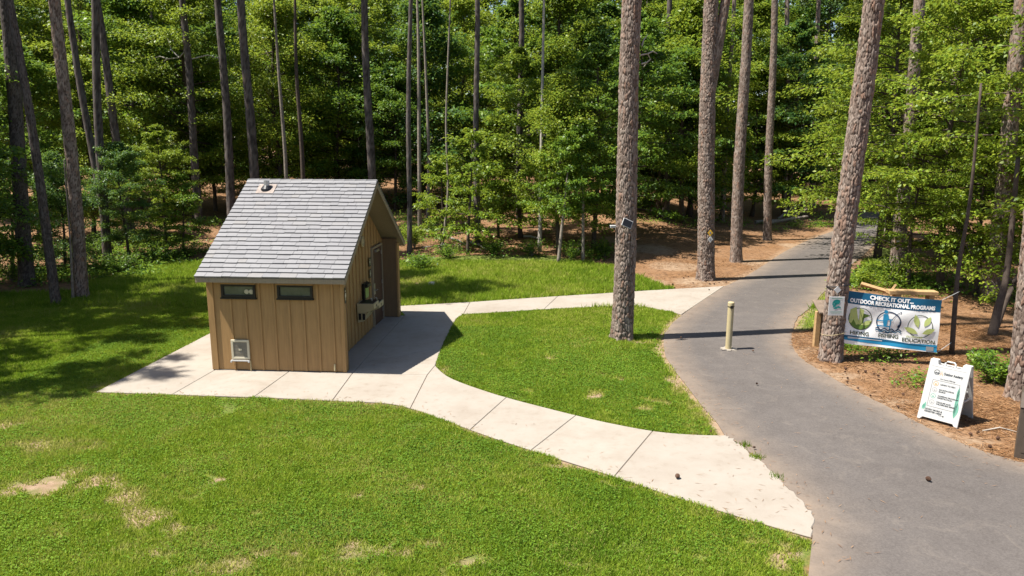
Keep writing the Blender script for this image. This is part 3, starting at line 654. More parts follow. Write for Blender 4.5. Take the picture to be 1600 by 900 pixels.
# ------------------------------------------------------------------ trees
def bark_trunk(axis, radii, seed, nc, dz, amp, cell=(.085, .15), tuftless=True):
    """axis: function s->(x,y,z), radii: function s->r ; s from 0 to H"""
    H = axis['H']; ns = max(8, int(H/dz)); S = np.linspace(0, H, ns+1); TH = np.linspace(0, 2*math.pi, nc, endpoint=False)
    r = radii(S); px = np.interp(S, axis['s'], axis['x']); py = np.interp(S, axis['s'], axis['y']); pz = np.interp(S, axis['s'], axis['z'])
    TT, SS = np.meshgrid(TH, S); rm = float(r[len(r)//4]); circ = 2*math.pi*rm
    nu = max(5, int(round(circ/cell[0]))); U = TT/(2*math.pi)*nu; Vv = SS/cell[1]
    g = np.random.default_rng(seed); nv = int(H/cell[1])+3; jx = g.random((nv, nu)); jy = g.random((nv, nu)); tone = g.random((nv, nu))
    ui = np.floor(U).astype(int); vi = np.floor(Vv).astype(int)
    wn = fbm(SS*9, TT*3+seed, 71)-.5; U = U+.9*wn; Vv = Vv+1.3*(fbm(TT*4+9, SS*6+seed, 73)-.5); ui = np.floor(U).astype(int); vi = np.clip(np.floor(Vv).astype(int), 0, nv-1)
    f1 = np.full(U.shape, 9.); f2 = np.full(U.shape, 9.); tn = np.zeros(U.shape)
    for du in (-1, 0, 1):
        for dv in (-1, 0, 1):
            cu = ui+du; cv = np.clip(vi+dv, 0, nv-1); X = cu+.1+.8*jx[cv, cu % nu]; Y = vi+dv+.1+.8*jy[cv, cu % nu]
            dd = np.maximum(np.abs(X-U), np.abs(Y-Vv))*.6+np.hypot(X-U, Y-Vv)*.5
            c1 = dd < f1; f2 = np.where(c1, f1, np.minimum(f2, dd)); tn = np.where(c1, tone[cv, cu % nu], tn); f1 = np.where(c1, dd, f1)
    pl = sstep(.0, .22, f2-f1)*(.45+.55*tn)*(.65+.7*fbm(SS*22, TT*9, 75))
    flare = r[:, None]*(1+.16*np.exp(-SS/.30)*(1+.9*np.sin(TT*5+seed)+.4*np.sin(TT*3+2*seed)))
    R = flare+amp*(pl-.4)
    V = np.stack([px[:, None]+R*np.cos(TT), py[:, None]+R*np.sin(TT), pz[:, None]+0*TT], -1).reshape(-1, 3)
    i = np.arange((ns+1)*nc).reshape(ns+1, nc); j = np.roll(i, -1, 1)
    F = np.stack([i[:-1], j[:-1], j[1:], i[1:]], -1).reshape(-1, 4)
    return V, F, {'plate': np.clip(pl*1.25, 0, 1).ravel(), 'tone': tn.ravel()}
def leaves_np(P, D, Nn, L, Wd, g, droop=.15):
    """kite leaves at points P along D with normal Nn"""
    n = len(P); D = D/np.linalg.norm(D, axis=1)[:, None]; S = np.cross(D, Nn); S /= np.linalg.norm(S, axis=1)[:, None]+1e-9; Up = np.cross(S, D)
    L = L[:, None]; w = Wd[:, None]
    V = np.stack([P, P+D*L*.45+S*w*.5+Up*w*.12, P+D*L-Up*L*droop, P+D*L*.45-S*w*.5+Up*w*.12], 1).reshape(-1, 3)
    F = np.arange(n*4).reshape(n, 4); rnd = np.repeat(g.random(n), 4); return V, F, rnd
def leafy(seed, H, R, zlow, nb, ntw, nlf, ll, shape='tall', trunk_r=None, lean=(0, 0), jit=(.10, .06), up=0.):
    g = np.random.default_rng(seed); mb = MB(); tr = trunk_r or .010*H+.03
    ph = g.random(2)*6
    path = lambda z: np.array([lean[0]*z/H+.12*math.sin(z*.7+ph[0]), lean[1]*z/H+.12*math.sin(z*.6+ph[1]), z])
    zs = np.linspace(-.1, H*.97, 14); mb.tube([path(z) for z in zs], [tr*(1-.85*max(z, 0)/H)*(1.25 if z < .1 else 1) for z in zs], 7)
    LP = []; LD = []; LN = []; BR = []
    for k in range(nb):
        u = (k+g.random())/nb; z = zlow+(H-zlow)*u**.9
        prof = (math.sin(math.pi*min(1, .25+.75*u))**.8 if shape == 'tall' else (1-u)**.5*.9+.15)
        ln = R*prof*(.55+.6*g.random()); az = k*2.39996+g.normal()*.35; el = math.radians(5+up+40*u*u+g.normal()*(10+up*.6))
        b0 = path(z*.985); dh = np.array([math.cos(az), math.sin(az), 0]); ts = np.linspace(0, 1, 6)
        pts = [b0+dh*ln*t_*math.cos(el)+np.array([0, 0, ln*(t_*math.sin(el)-.16*t_*t_)]) for t_ in ts]
        mb.tube(pts, [max(.006, tr*.30*(1-.85*t_)*(1-.5*u)) for t_ in ts], 4, False)
        side = np.array([-dh[1], dh[0], 0])
        for j in range(ntw):
            t_ = .22+.78*(j+g.random())/ntw; c = b0+dh*ln*t_*math.cos(el)+np.array([0, 0, ln*(t_*math.sin(el)-.16*t_*t_)])
            sg = 1 if j % 2 else -1; tl = ln*(.20+.25*g.random())*(1.15-.6*t_); td = dh*(.55+.3*g.random())+side*sg*(.7+.3*g.random())+np.array([0, 0, g.normal()*.12]); td /= np.linalg.norm(td)
            m_ = int(nlf*(.6+.8*g.random())); q_ = g.random(m_)**.8
            p = c+td*(tl*q_)[:, None]+g.normal(size=(m_, 3))*np.array([jit[0], jit[0], jit[1]]); p[:, 2] -= .12*tl*q_**2
            d_ = td+g.normal(size=(m_, 3))*.55; d_[:, 2] -= .18
            nn_ = np.array([0, 0, 1.])+g.normal(size=(m_, 3))*.55
            LP.append(p); LD.append(d_); LN.append(nn_)
    P = np.vstack(LP); D = np.vstack(LD); Nn = np.vstack(LN); n = len(P); L = ll*(.7+.6*g.random(n))
    V, F, rnd = leaves_np(P, D, Nn, L, L*(.5+.15*g.random(n)), g)
    return mb.mesh('trunk', smooth=True), mesh_np('crown', V, F, attrs={'rnd': rnd})
def pine_crown(seed, n=2200, H=9., R=3.0):
    g = np.random.default_rng(seed); P = []; D = []
    for k in range(34):
        u = g.random(); z = H*u; az = g.random()*6.28; ln = R*(1.05-.8*u)*(.5+.6*g.random())
        for j in range(4):
            t_ = .45+.55*g.random(); c = np.array([math.cos(az)*ln*t_, math.sin(az)*ln*t_, z+.25*ln*t_]); m_ = n//136
            P.append(c+g.normal(size=(m_, 3))*.12); D.append(g.normal(size=(m_, 3))+np.array([math.cos(az), math.sin(az), .3]))
    P = np.vstack(P); D = np.vstack(D); m_ = len(P); L = .28+.16*g.random(m_)
    V, F, rnd = leaves_np(P, D, np.array([0, 0, 1.])+g.normal(size=(m_, 3))*.7, L, L*.28, g); return mesh_np('crown', V, F, attrs={'rnd': rnd})
PC = [pine_crown(300+k) for k in range(3)]
def pine(label, bx, by, w, tx, hi=0, H=22., mat=None, group='tall pines', cat='pine tree', crown=True, name='pine_tree', fork=None, seed=0, base=None, amp=None, flat_lean=0.):
    B = base if base is not None else at(bx, by); T = at_depth(tx, 0, B[1]); e = empty(name, tuple(B)); tag(e, label, cat, group)
    dep = B[1]*math.cos(CAM_P)+CAM_H*math.sin(CAM_P); r0 = .44*w*dep/CAM_F
    k = (T[0]-B[0])/max(T[2]-B[2], 1.)
    s = np.linspace(0, H, 12); A = {'H': H, 's': s, 'x': k*s+.05*np.sin(s*.5+seed), 'y': flat_lean*s+.05*np.cos(s*.4+seed)-.05*math.cos(seed), 'z': s-.05}
    A['x'] = A['x']-A['x'][0]
    R = lambda S: r0*(1-.60*(S/H)**1.1)
    if hi == 2: V, F, at_ = bark_trunk(A, R, seed+11, 130, .024, .034, (.058, .16))
    elif hi == 1: V, F, at_ = bark_trunk(A, R, seed+11, 56, .05, .022, (.065, .13))
    else: V, F, at_ = bark_trunk(A, R, seed+11, 18, .16, .015, (.10, .2))
    tr = obj('trunk', mesh_np('trunk', V, F, attrs=at_, smooth=hi == 0), mat or M_bark, e)
    if crown:
        c = obj('crown', PC[seed % 3], M_needle, e, (k*(H-7.5), flat_lean*(H-7.5), H-7.5)); c.rotation_euler.z = seed*1.3; c.scale = (1.1, 1.1, 1.)
    return e, r0, A
big = {}
big['T1'] = pine('thick sunlit pine trunk standing in the grass island with a solar camera', 972, 529, 36, 992, 2, 25., seed=1, group=None)
big['T2'] = pine('forked pine trunk with trail blazes beside the sandy clearing', 1103, 437, 29, 1113, 2, 25., seed=2, group=None)
big['T3'] = pine('straight pine trunk on the left edge of the trail, beyond the forked pine', 1150, 409, 20, 1170, 1, 24., seed=3, group=None)
big['T4'] = pine('thick leaning pine trunk carrying the banner and white emblem sign', 1297, 563, 36, 1362, 2, 25., seed=4, group=None)
# second stem of the forked pine
e, r0, A = big['T2']; Bp = np.array(e.location); z0 = at_depth(1116, 176, Bp[1])[2]; x0 = np.interp(z0, A['s'], A['x']); Tp = at_depth(1134, 0, Bp[1])
kf = (Tp[0]-Bp[0]-x0)/(Tp[2]-z0); s = np.array([0, .6, 1.2, 2, 4, 8, 12, 16.])
V, F, at_ = bark_trunk({'H': 16., 's': s, 'x': np.where(s > 1.2, x0+kf*(s-1.2), np.interp(z0-1.2+s, A['s'], A['x'])), 'y': 0*s+.03, 'z': z0-1.2+s}, lambda S: r0*(.62-.30*S/16), 31, 48, .06, .02); obj('trunk', mesh_np('trunk', V, F, attrs=at_), M_bark, e)
def dead_branch(e, pts, Y, r=.02):
    b_ = np.array(e.location); P = [at_depth(x_, y_, Y+.1*i)-b_ for i, (x_, y_) in enumerate(pts)]
    MB().tube(P, [r*(1-.7*i/len(P)) for i in range(len(P))], 5).build('dead_branch', M_bark_pale, e)
y1_ = float(big['T1'][0].location.y)
for pts in ([(1000, 86), (1012, 84), (1016, 92), (1006, 104)], [(1012, 84), (1020, 80), (1027, 84)], [(1002, 100), (1011, 97), (1017, 92)], [(1003, 72), (1006, 62), (1012, 54)]): dead_branch(big['T1'][0], pts, y1_)
pines = [ # label, base x, base y, width, top x, hi, height
 ('massive dark pine trunk at the far left edge of the wood', 43, 446, 24, 4, 1, 24),
 ('slim pine leaning left from the lawn edge at far left', 88, 476, 15, 12, 1, 22),
 ('stout pine standing right on the lawn edge, left of the building', 128, 466, 21, 88, 1, 24),
 ('slender leaning pine between the stout lawn-edge pine and the roof', 172, 396, 13, 108, 0, 22),
 ('straight dark pine just right of the slender leaning one at left', 168, 408, 15, 149, 0, 23),
 ('pale-sided pine left of the roof with a lit bank at its foot', 207, 374, 15, 150, 0, 22),
 ('dark pine with bare dead branches up the bank left of the roof', 312, 352, 14, 284, 0, 24),
 ('grey pine trunk rising right behind the left roof corner', 363, 362, 15, 340, 0, 24),
 ('tall sunlit pine rising behind the roof beside the vent pipe', 402, 372, 17, 377, 0, 24),
 ('broad dark pine trunk rising behind the roof near its right end', 584, 362, 15, 570, 0, 24),
 ('slim grey-blue pine just right of the building', 640, 397, 9, 643, 0, 22),
 ('straight pine trunk behind the bright sapling, right of the building', 747, 384, 11, 746, 0, 23),
 ('grey straight pine by the log pile left of the trail', 1199, 375, 14, 1211, 1, 23),
 ('thin pine behind the log pile', 1226, 335, 11, 1230, 0, 23),
 ('dark pine behind the log pile nearest the trail bend', 1268, 322, 11, 1278, 0, 23),
 ('pine with red-brown bark and a small plate, right of the trail', 1400, 416, 22, 1437, 1, 24),
 ('stout pine leaning right behind the banner at the right', 1549, 468, 28, 1600, 1, 24),
 ('thick rough pine trunk at the right edge behind the folding sign', 1592, 622, 36, 1660, 2, 24),
 ('dark pine deep in the wood left of the thick island pine', 812, 345, 12, 815, 0, 24),
 ('dark pine deep in the wood far left of the roof', 258, 308, 11, 235, 0, 24),
 ('thin dark pine deep in the wood above the middle of the roof', 500, 310, 9, 497, 0, 24),
 ('dark pine deep in the wood left of the forked pine', 1040, 342, 12, 1046, 0, 24),
 ('dark pine deep in the wood right of the thick island pine', 1012, 312, 9, 1012, 0, 24),
 ('slim dark pine between the forked pine and the trail-side pine', 1128, 345, 9, 1148, 0, 24),
 ('dark pine in the shade between island pine and bright sapling', 905, 312, 9, 903, 0, 24),
 ('grey pine in the shade behind the leaning pine by the path', 1330, 320, 12, 1352, 0, 24),
 ('dark pine behind the leafy trees at upper right', 1475, 345, 15, 1500, 0, 24),
]
for i, (lb_, bx, by, w, tx, hi, H) in enumerate(pines):
    pe = pine(lb_, bx, by, w, tx, hi, float(H), M_bark if bx > 1090 or bx in (400, 128) else M_bark_shaded, 'tall pines of the wood', seed=10+i)[0]
    if 'dead branches' in lb_:
        for pts in ([(298, 70), (280, 90), (262, 92), (245, 102)], [(280, 90), (268, 78), (262, 60)], [(300, 92), (325, 86), (345, 92)], [(262, 92), (250, 88), (236, 92)]): dead_branch(pe, pts, float(pe.location.y), .035)
# thin bare-stemmed young trunks
def thin_tree(label, pts, w, mat, crownless=True, name='young_tree'):
    B = at(*pts[0]); e = empty(name, tuple(B)); tag(e, label, 'young tree', 'thin young trees')
    dep = B[1]*math.cos(CAM_P)+CAM_H*math.sin(CAM_P); r = .5*w*dep/CAM_F
    P = [np.array([0, 0, -.05])]+[at_depth(x, y, B[1]+.12*i)-B for i, (x, y) in enumerate(pts[1:], 1)]
    P = catmull(P, 4); d = P[-1]-P[-5]; d /= np.linalg.norm(d); P += [P[-1]+d*2, P[-1]+d*4.5] if pts[-1][1] < 60 else []
    MB().tube(P, [r*(1.15-.75*i/len(P)) for i in range(len(P))], 8).build('trunk', mat, e, smooth=True); return e, P
thin = [
 ('pale crooked young trunk behind the roof, left of its middle', [(449, 365), (446, 250), (436, 120), (428, 0)], 6, M_bark_thin),
 ('thin reddish young trunk behind the middle of the roof', [(476, 360), (472, 240), (463, 110), (461, 0)], 7, M_bark_dk),
 ('slim pale young trunk just right of the slim grey-blue pine', [(656, 370), (655, 230), (654, 80), (652, 0)], 6, M_bark_thin),
 ('thin dark leaning young trunk behind the slim pines', [(668, 345), (670, 250), (666, 130), (660, 0)], 5, M_bark_thin),
 ('thin leaning sapling stem left of the bright sapling', [(690, 392), (700, 300), (697, 190), (703, 20)], 4, M_bark_thin),
 ('slim pale trunk left of the crooked sapling', [(843, 393), (845, 300), (847, 160), (850, 0)], 6, M_bark_pale),
 ('short crooked grey sapling at the lawn edge', [(872, 412), (878, 355), (883, 310), (887, 268)], 5, M_bark_thin),
 ('straight pale sapling at the lawn edge near the island pine', [(911, 409), (911, 360), (911, 300), (909, 250)], 5, M_bark_thin),
 ('slender dark trunk right of the banner that holds its rope', [(1487, 554), (1497, 425), (1516, 310), (1533, 130)], 7, M_bark_dk),
 ('crooked dark trunk forking behind the folding sign', [(1550, 524), (1560, 480), (1574, 420), (1591, 245)], 13, M_bark_dk),
 ('thin crooked stem leaning right of the crooked dark trunk', [(1556, 512), (1580, 450), (1600, 420), (1640, 380)], 8, M_bark_dk),
 ('thin stem at far left beside the stout lawn-edge pine', [(114, 470), (112, 420), (108, 350), (100, 250)], 4, M_bark_thin),
]
# leafy understory trees: shared models
LV = [leafy(50+k, 10., 3.4, .9 if k % 2 else 1.7, 60, 11, 38, .15, jit=((.10, .06), (.20, .16), (.14, .10))[k % 3], up=(0, 18, 8)[k % 3]) for k in range(5)]
LT = [leafy(80+k, 15., 4.6, 1.8, 74, 12, 42, .165, jit=((.12, .08), (.28, .22), (.2, .12))[k], up=(0, 18, 8)[k]) for k in range(3)]
LS = [leafy(120+k, 5., 2.3, .7, 30, 8, 22, .15, 'round') for k in range(2)]
LN_ = [leafy(140+k, 9.5, 3.7, 1.5, 64, 13, 27, .12) for k in range(3)]
for a in thin:
    te, tp = thin_tree(*a)
    if 'sapling at the lawn edge' in a[0]:
        c = bpy.data.objects.new('crown', LS[1][1]); COL.objects.link(c); c.parent = te; c.location = tuple(tp[-1]-np.array([0, 0, 2.4])); c.scale = (.72, .72, .8)
        if not LS[1][1].materials: LS[1][1].materials.append(None)
        c.material_slots[0].link = 'OBJECT'; c.material_slots[0].material = M_leaf
def leafy_tree(name, label, P, proto, sc, rz, mat, group, cat='tree', bark=None):
    e = empty(name, tuple(P), rz); tag(e, label, cat, group); e.scale = (sc, sc, sc)
    for me, nm, m_ in ((proto[0], 'trunk', bark or M_bark_dk), (proto[1], 'crown', mat)):
        o = bpy.data.objects.new(nm, me); COL.objects.link(o); o.parent = e
        if not me.materials: me.materials.append(None)
        o.material_slots[0].link = 'OBJECT'; o.material_slots[0].material = m_
    return e
ordinals = ['first', 'second', 'third', 'fourth', 'fifth', 'sixth', 'seventh', 'eighth', 'ninth', 'tenth', 'eleventh', 'twelfth', 'thirteenth', 'fourteenth', 'fifteenth', 'sixteenth', 'seventeenth', 'eighteenth', 'nineteenth', 'twentieth', 'twenty-first', 'twenty-second', 'twenty-third', 'twenty-fourth', 'twenty-fifth']
front = [ # base px, scale, model, material, label
 (25, 425, .50, 0, M_leaf_b, 'shaded leafy tree at the far left behind the massive pine'),
 (105, 424, .46, 1, M_leaf_b, 'shaded leafy tree hanging over the lawn edge at left'),
 (200, 408, .50, 2, M_leaf_b, 'leafy tree left of the building above the lit bank'),
 (262, 396, .58, 3, M_leaf_y, 'leafy tree nearest the left roof edge'),
 (335, 338, 1.0, 4, M_leaf, 'green leafy tree behind the left end of the roof'),
 (430, 330, 1.1, 0, M_leaf_y, 'green leafy tree behind the roof beside the pale crooked trunk'),
 (530, 326, 1.1, 1, M_leaf_b, 'dark green leafy tree behind the middle of the roof'),
 (620, 335, .95, 2, M_leaf, 'green leafy tree behind the roof peak'),
 (812, 372, .95, 3, M_leaf_y, 'tall green leafy tree between bright sapling and island pine'),
 (873, 398, .80, 4, M_leaf_y, 'leafy tree above the crooked grey sapling'),
 (930, 388, .95, 0, M_leaf, 'leafy tree directly left of the island pine'),
 (1030, 340, 1.1, 1, M_leaf_b, 'bushy green tree between island pine and forked pine'),
 (1080, 335, 1.0, 2, M_leaf, 'leafy tree just left of the forked pine'),
 (1175, 338, 1.1, 3, M_leaf_y, 'leafy tree behind the trail-side pine'),
 (1250, 330, 1.1, 4, M_leaf, 'leafy tree behind the log pile'),
 (990, 366, 1.15, 3, M_leaf, 'leafy tree rising close behind the thick island pine'),
 (1062, 348, 1.3, 4, M_leaf_y, 'tall leafy tree over the shaded clearing left of the forked pine'),
 (150, 372, .9, 1, M_leaf_y, 'lit leafy tree behind the slender leaning pines at left'),
 (60, 380, .95, 2, M_leaf, 'leafy tree behind the pines at the far left'),
]
for i, (bx, by, sc, mi, m_, lb_) in enumerate(front):
    leafy_tree('leafy_tree', lb_, at(bx, by), LV[mi], sc, i*1.9, m_, 'leafy trees along the edge of the wood')
for i, (bx, by, sc, mi, lb_) in enumerate([(735, 398, 1.05, 0, 'bright green sapling at the lawn edge right of the building'), (690, 385, .85, 1, 'smaller bright sapling left of the bright lawn-edge sapling'), (775, 372, 1.0, 1, 'bright sapling behind and right of the lawn-edge sapling'), (290, 398, .7, 0, 'small sapling left of the roof on the shaded bank')]):
    leafy_tree('sapling', lb_, at(bx, by), LS[mi], sc, i*2.1+.4, M_leaf_y if i < 3 else M_leaf, 'bright saplings', 'sapling')
# rows deeper in the wood
row2 = sorted([(-60+x*72+random.uniform(-20, 20), random.uniform(322, 342)) for x in range(24)]); row3 = sorted([(-80+x*76+random.uniform(-22, 22), random.uniform(296, 310)) for x in range(24)])
for i, (bx, by) in enumerate(row2):
    if 1275 < bx < 1420: by = 322
    leafy_tree('leafy_tree', f'green leafy tree, {ordinals[i]} from the left in the middle rank of the wood', at(bx, by), (LT if i % 2 else LV)[i % 3], random.uniform(.95, 1.2) if i % 2 else random.uniform(1.25, 1.5), i*2.3, (M_leaf, M_leaf_y, M_leaf_b, M_leaf_y)[i % 4], 'leafy trees deeper in the wood')
for i, (bx, by) in enumerate(row3):
    leafy_tree('leafy_tree', f'tall leafy tree, {ordinals[i]} from the left in the rear rank of the wood', at(bx, by), LT[(i*2) % 3], random.uniform(1.55, 1.8), i*1.7, (M_leaf_b, M_leaf, M_leaf_y)[i % 3], 'leafy trees at the back of the wood')
near = [(1372, 402, 1.3, 0, .3, 'yellow-green leafy tree behind the leaning banner pine'), (1462, 452, 1.1, 1, 1.9, 'yellow-green leafy tree whose boughs hang above the banner'), (1625, 455, 1.2, 2, 3.3, 'yellow-green leafy tree leaning over from the right edge'), (1665, 500, 1.2, 0, 4.4, 'near yellow-green leafy tree at the right border of the picture'), (1500, 400, 1.5, 1, 5.2, 'yellow-green leafy tree farther back behind the banner'), (1390, 380, 1.5, 2, 2.6, 'yellow-green leafy tree beside the far bend of the trail'), (1418, 448, .62, 1, 1.1, 'small low yellow-green tree right behind the timber bench'), (1520, 462, .6, 0, 2.2, 'small low yellow-green tree between the slender dark trunk and the stout pine')]
for bx, by, sc, mi, rz, lb_ in near: leafy_tree('leafy_tree', lb_, at(bx, by), LN_[mi], sc, rz, M_leaf_y, 'yellow-green trees right of the trail')
# trees just outside the picture on the left; their shade falls over the lawn
for i, (x, y, sc, mi) in enumerate([(-15.2, 13.2, .8, 0), (-19.4, 15.6, 1.1, 4), (-17.4, 18.4, .65, 2), (-20., 22.5, 1.1, 3), (-18.6, 24.6, .9, 1), (-20.6, 18.6, 1.3, 2)]):
    leafy_tree('leafy_tree', f'leafy tree beyond the left border shading the lawn, {ordinals[i]} of six', (x, y, -.03), LV[mi], sc, i*1.3, M_leaf, 'trees beyond the left border', bark=M_bark_shaded)
for i, (x_, y_, H_) in enumerate([(-17.2, 14.2, 17.), (-19.2, 17.2, 19.), (-18.4, 20.2, 17.), (-20.2, 20.8, 21.), (-17.8, 22.6, 19.)]):
    d = ray(800, 0); tx_ = 800+CAM_F*x_/(y_/d[1])
    pine(f'pine beyond the left border streaking the lawn with shade, {ordinals[i]} of five', 0, 0, 18, tx_, 0, H_, M_bark_shaded, 'pines beyond the left border', seed=60+i, base=np.array([x_, y_, -.03]))
# far wood: uncountable mass behind everything
g = np.random.default_rng(99); n = 120000
cx = g.uniform(-100, 115, 1600); cyy = g.uniform(80, 118, 1600); cz = g.uniform(0, 34, 1600); ci = g.integers(0, 1600, n)
P = np.stack([cx[ci], cyy[ci], cz[ci]], -1)+g.normal(size=(n, 3))*np.array([1.5, 1.5, .8]); P[:, 2] = np.maximum(P[:, 2], .3)
L = g.uniform(.5, 1.1, n); D = g.normal(size=(n, 3)); D[:, 2] *= .6
V, F, rnd = leaves_np(P, D, np.array([0, -.25, 1.])+g.normal(size=(n, 3))*.8, L, L*.6, g)
tag(obj('far_wood', mesh_np('far_wood', V, F, attrs={'rnd': rnd}), M_leaf_b), 'dense far-off wood closing the view behind the trees', 'wood', kind='stuff')

# ------------------------------------------------------------------ grass, clover, straw, undergrowth
def scatter(n, x0, x1, y0, y1, dens, g):
    """n candidate points in image-weighted area; dens(x,y) in 0..1"""
    x = g.uniform(x0, x1, n); y = y0*(y1/y0)**g.random(n) if y0 > 0 else g.uniform(y0, y1, n)
    k = g.random(n) < dens(x, y); return x[k], y[k]
hard = [slab for slab in slabs]
def hard_mask(x, y):
    m_ = inpoly(x, y, asphalt)
    for s_ in slabs: m_ |= inpoly(x, y, [p[:2] for p in s_])
    # building footprint
    dx = x-BO[0]; dy = y-BO[1]; lx = dx*math.cos(BA)-dy*math.sin(BA); ly = dx*math.sin(BA)+dy*math.cos(BA)
    return m_ | ((lx > -WF-.02) & (lx < .02) & (ly > -.05) & (ly < DB+.05))
g = np.random.default_rng(5)
def blades(n, x0, x1, y0, y1, hgt, wid):
    x = g.uniform(x0, x1, n); y = g.uniform(y0, y1, n)
    vis = (np.abs(x)/np.maximum(y*.98+.9, .1) < .86); x, y = x[vis], y[vis]
    L = lawn_f(x, y); edge = L+.8*(fbm(x*2.5, y*2.5, 8)-.5); b = bare_f(x, y); dn = np.clip((edge-.4)/.2, 0, 1)*np.clip(1.1-.92*b-.9*np.clip(fbm(x*1.3, y*1.3, 41)-.62, 0, 1)*4*(y < 14), 0, 1)
    k = (g.random(len(x)) < dn); x, y = x[k], y[k]; k = ~hard_mask(x, y); x, y = x[k], y[k]; n = len(x)
    tall = .25+.7*fbm(x*1.7, y*1.7, 12)+.95*fbm(x*6.5, y*6.5, 19); h = hgt*tall*(.6+.8*g.random(n))*(1+.9*(y > 22)); w = wid*(.7+.6*g.random(n))*(.6+y/26)
    a = g.random(n)*6.283; ln = g.normal(size=(n, 2))*.45
    z = np.full(n, -.032); P0 = np.stack([x-w*np.cos(a)/2, y-w*np.sin(a)/2, z], -1); P1 = np.stack([x+w*np.cos(a)/2, y+w*np.sin(a)/2, z], -1)
    P2 = np.stack([x+ln[:, 0]*h, y+ln[:, 1]*h, z+h], -1)
    V = np.stack([P0, P1, P2], 1).reshape(-1, 3); F = np.arange(3*n).reshape(n, 3)
    hue = np.clip(-.50+.78*fbm(x*.6, y*.6, 15)+.45*fbm(x*2.2, y*2.2, 17)+.55*fbm(x*7, y*7, 19)+.42*g.random(n)+.55*bare_f(x, y)+.20*sstep(1, -6, x)*(y < 14)-.05, 0, 1)
    hue = np.where(g.random(n) < .05+.10*sstep(.52, .72, fbm(x*1.1+9, y*1.1, 91)), .97, hue)
    return V, F, np.repeat(hue, 3)
parts = [blades(860000, -12.5, 4.5, 7, 14.5, .046, .017), blades(640000, -18.5, 7.5, 14.5, 22, .05, .018), blades(330000, -25, 10, 22, 31, .065, .02), blades(40000, 6, 16, 18, 32, .05, .02)]
V = np.vstack([p[0] for p in parts]); F = np.arange(len(V)).reshape(-1, 3); hue = np.concatenate([p[2] for p in parts])
tag(obj('lawn_grass', mesh_np('lawn_grass', V, F, attrs={'rnd': hue}), M_grass), 'short green lawn grass with thin bare patches', 'grass', kind='stuff')
NBL = len(F)
# clover and small lawn weeds: flat little leaves
x = g.uniform(-10.5, 5, 600000); y = g.uniform(7.2, 19.5, 600000); k = (np.abs(x) < .8*y+.8); x, y = x[k], y[k]
k = (g.random(len(x)) < np.clip((fbm(x*.8+3, y*.8, 25)-.25)*1.6, .12, .75)*(lawn_f(x, y) > .6)*np.clip(1-1.6*bare_f(x, y), 0, 1)) & ~hard_mask(x, y); x, y = x[k], y[k]; n = len(x)
P = np.stack([x, y, .0+.045*g.random(n)-.015], -1); L = g.uniform(.016, .036, n)*(.7+y/30); D = g.normal(size=(n, 3)); D[:, 2] *= .25
V, F, rnd = leaves_np(P, D, np.array([0, 0, 1.])+g.normal(size=(n, 3))*.5, L, L*.8, g); rnd = np.clip(.55*rnd+.55*np.repeat(fbm(x*.7+5, y*.7, 33), 4)-.10+.12*np.repeat(sstep(0, -6, x), 4), 0, 1)*.90; rnd = np.where(np.repeat(g.random(n) > .995, 4), 1., rnd)
tag(obj('clover', mesh_np('clover', V, F, attrs={'rnd': rnd}), M_clover), 'low clover and weeds mixed through the lawn', 'clover', kind='stuff')
# pine straw and leaf litter
x = np.concatenate([g.uniform(6, 24, 110000), g.uniform(-24, 12, 60000), g.uniform(6, 13, 120000)]); y = np.concatenate([g.uniform(9, 32, 110000), g.uniform(22, 42, 60000), g.uniform(9.5, 20, 120000)])
k = (lawn_f(x, y) < .5) & ~hard_mask(x, y) & (np.abs(x) < .8*y+1) & (g.random(len(x)) < np.clip((fbm(x*.9, y*.9, 55)-.28)*3, .1, 1)); x, y = x[k], y[k]; n = len(x)
z = gz(x, y)+.006+.02*g.random(n); a = g.random(n)*6.283; L = g.uniform(.08, .2, n); w = g.uniform(.006, .014, n)
P = np.stack([x, y, z], -1); D = np.stack([np.cos(a), np.sin(a), g.normal(size=n)*.12], -1)
V, F, rnd = leaves_np(P, D, np.array([0, 0, 1.])+g.normal(size=(n, 3))*.3, L, w, g, .02)
tag(obj('pine_straw', mesh_np('pine_straw', V, F, attrs={'rnd': rnd}), M_straw), 'brown pine straw and dry litter on the forest floor', 'pine straw', kind='stuff')
n = 15000; x = g.uniform(-8, 10, n); y = g.uniform(8, 30, n); k = hard_mask(x, y) & ((polydist(x, y, asphalt) < g.exponential(.5, n)) | (polydist(x, y, low_edge, False) < g.exponential(.25, n))); x, y = x[k], y[k]; n = len(x)
a = g.random(n)*6.283; L = g.uniform(.05, .14, n); P = np.stack([x, y, np.full(n, .006)], -1); D = np.stack([np.cos(a), np.sin(a), 0*a], -1)
V, F, rnd = leaves_np(P, D, np.array([0, 0, 1.])+0*P, L, g.uniform(.005, .010, n), g, 0.)
tag(obj('fallen_needles', mesh_np('fallen_needles', V, F, attrs={'rnd': rnd}), M_straw), 'dry needles strewn over the pavement edges', 'pine needles', kind='stuff')
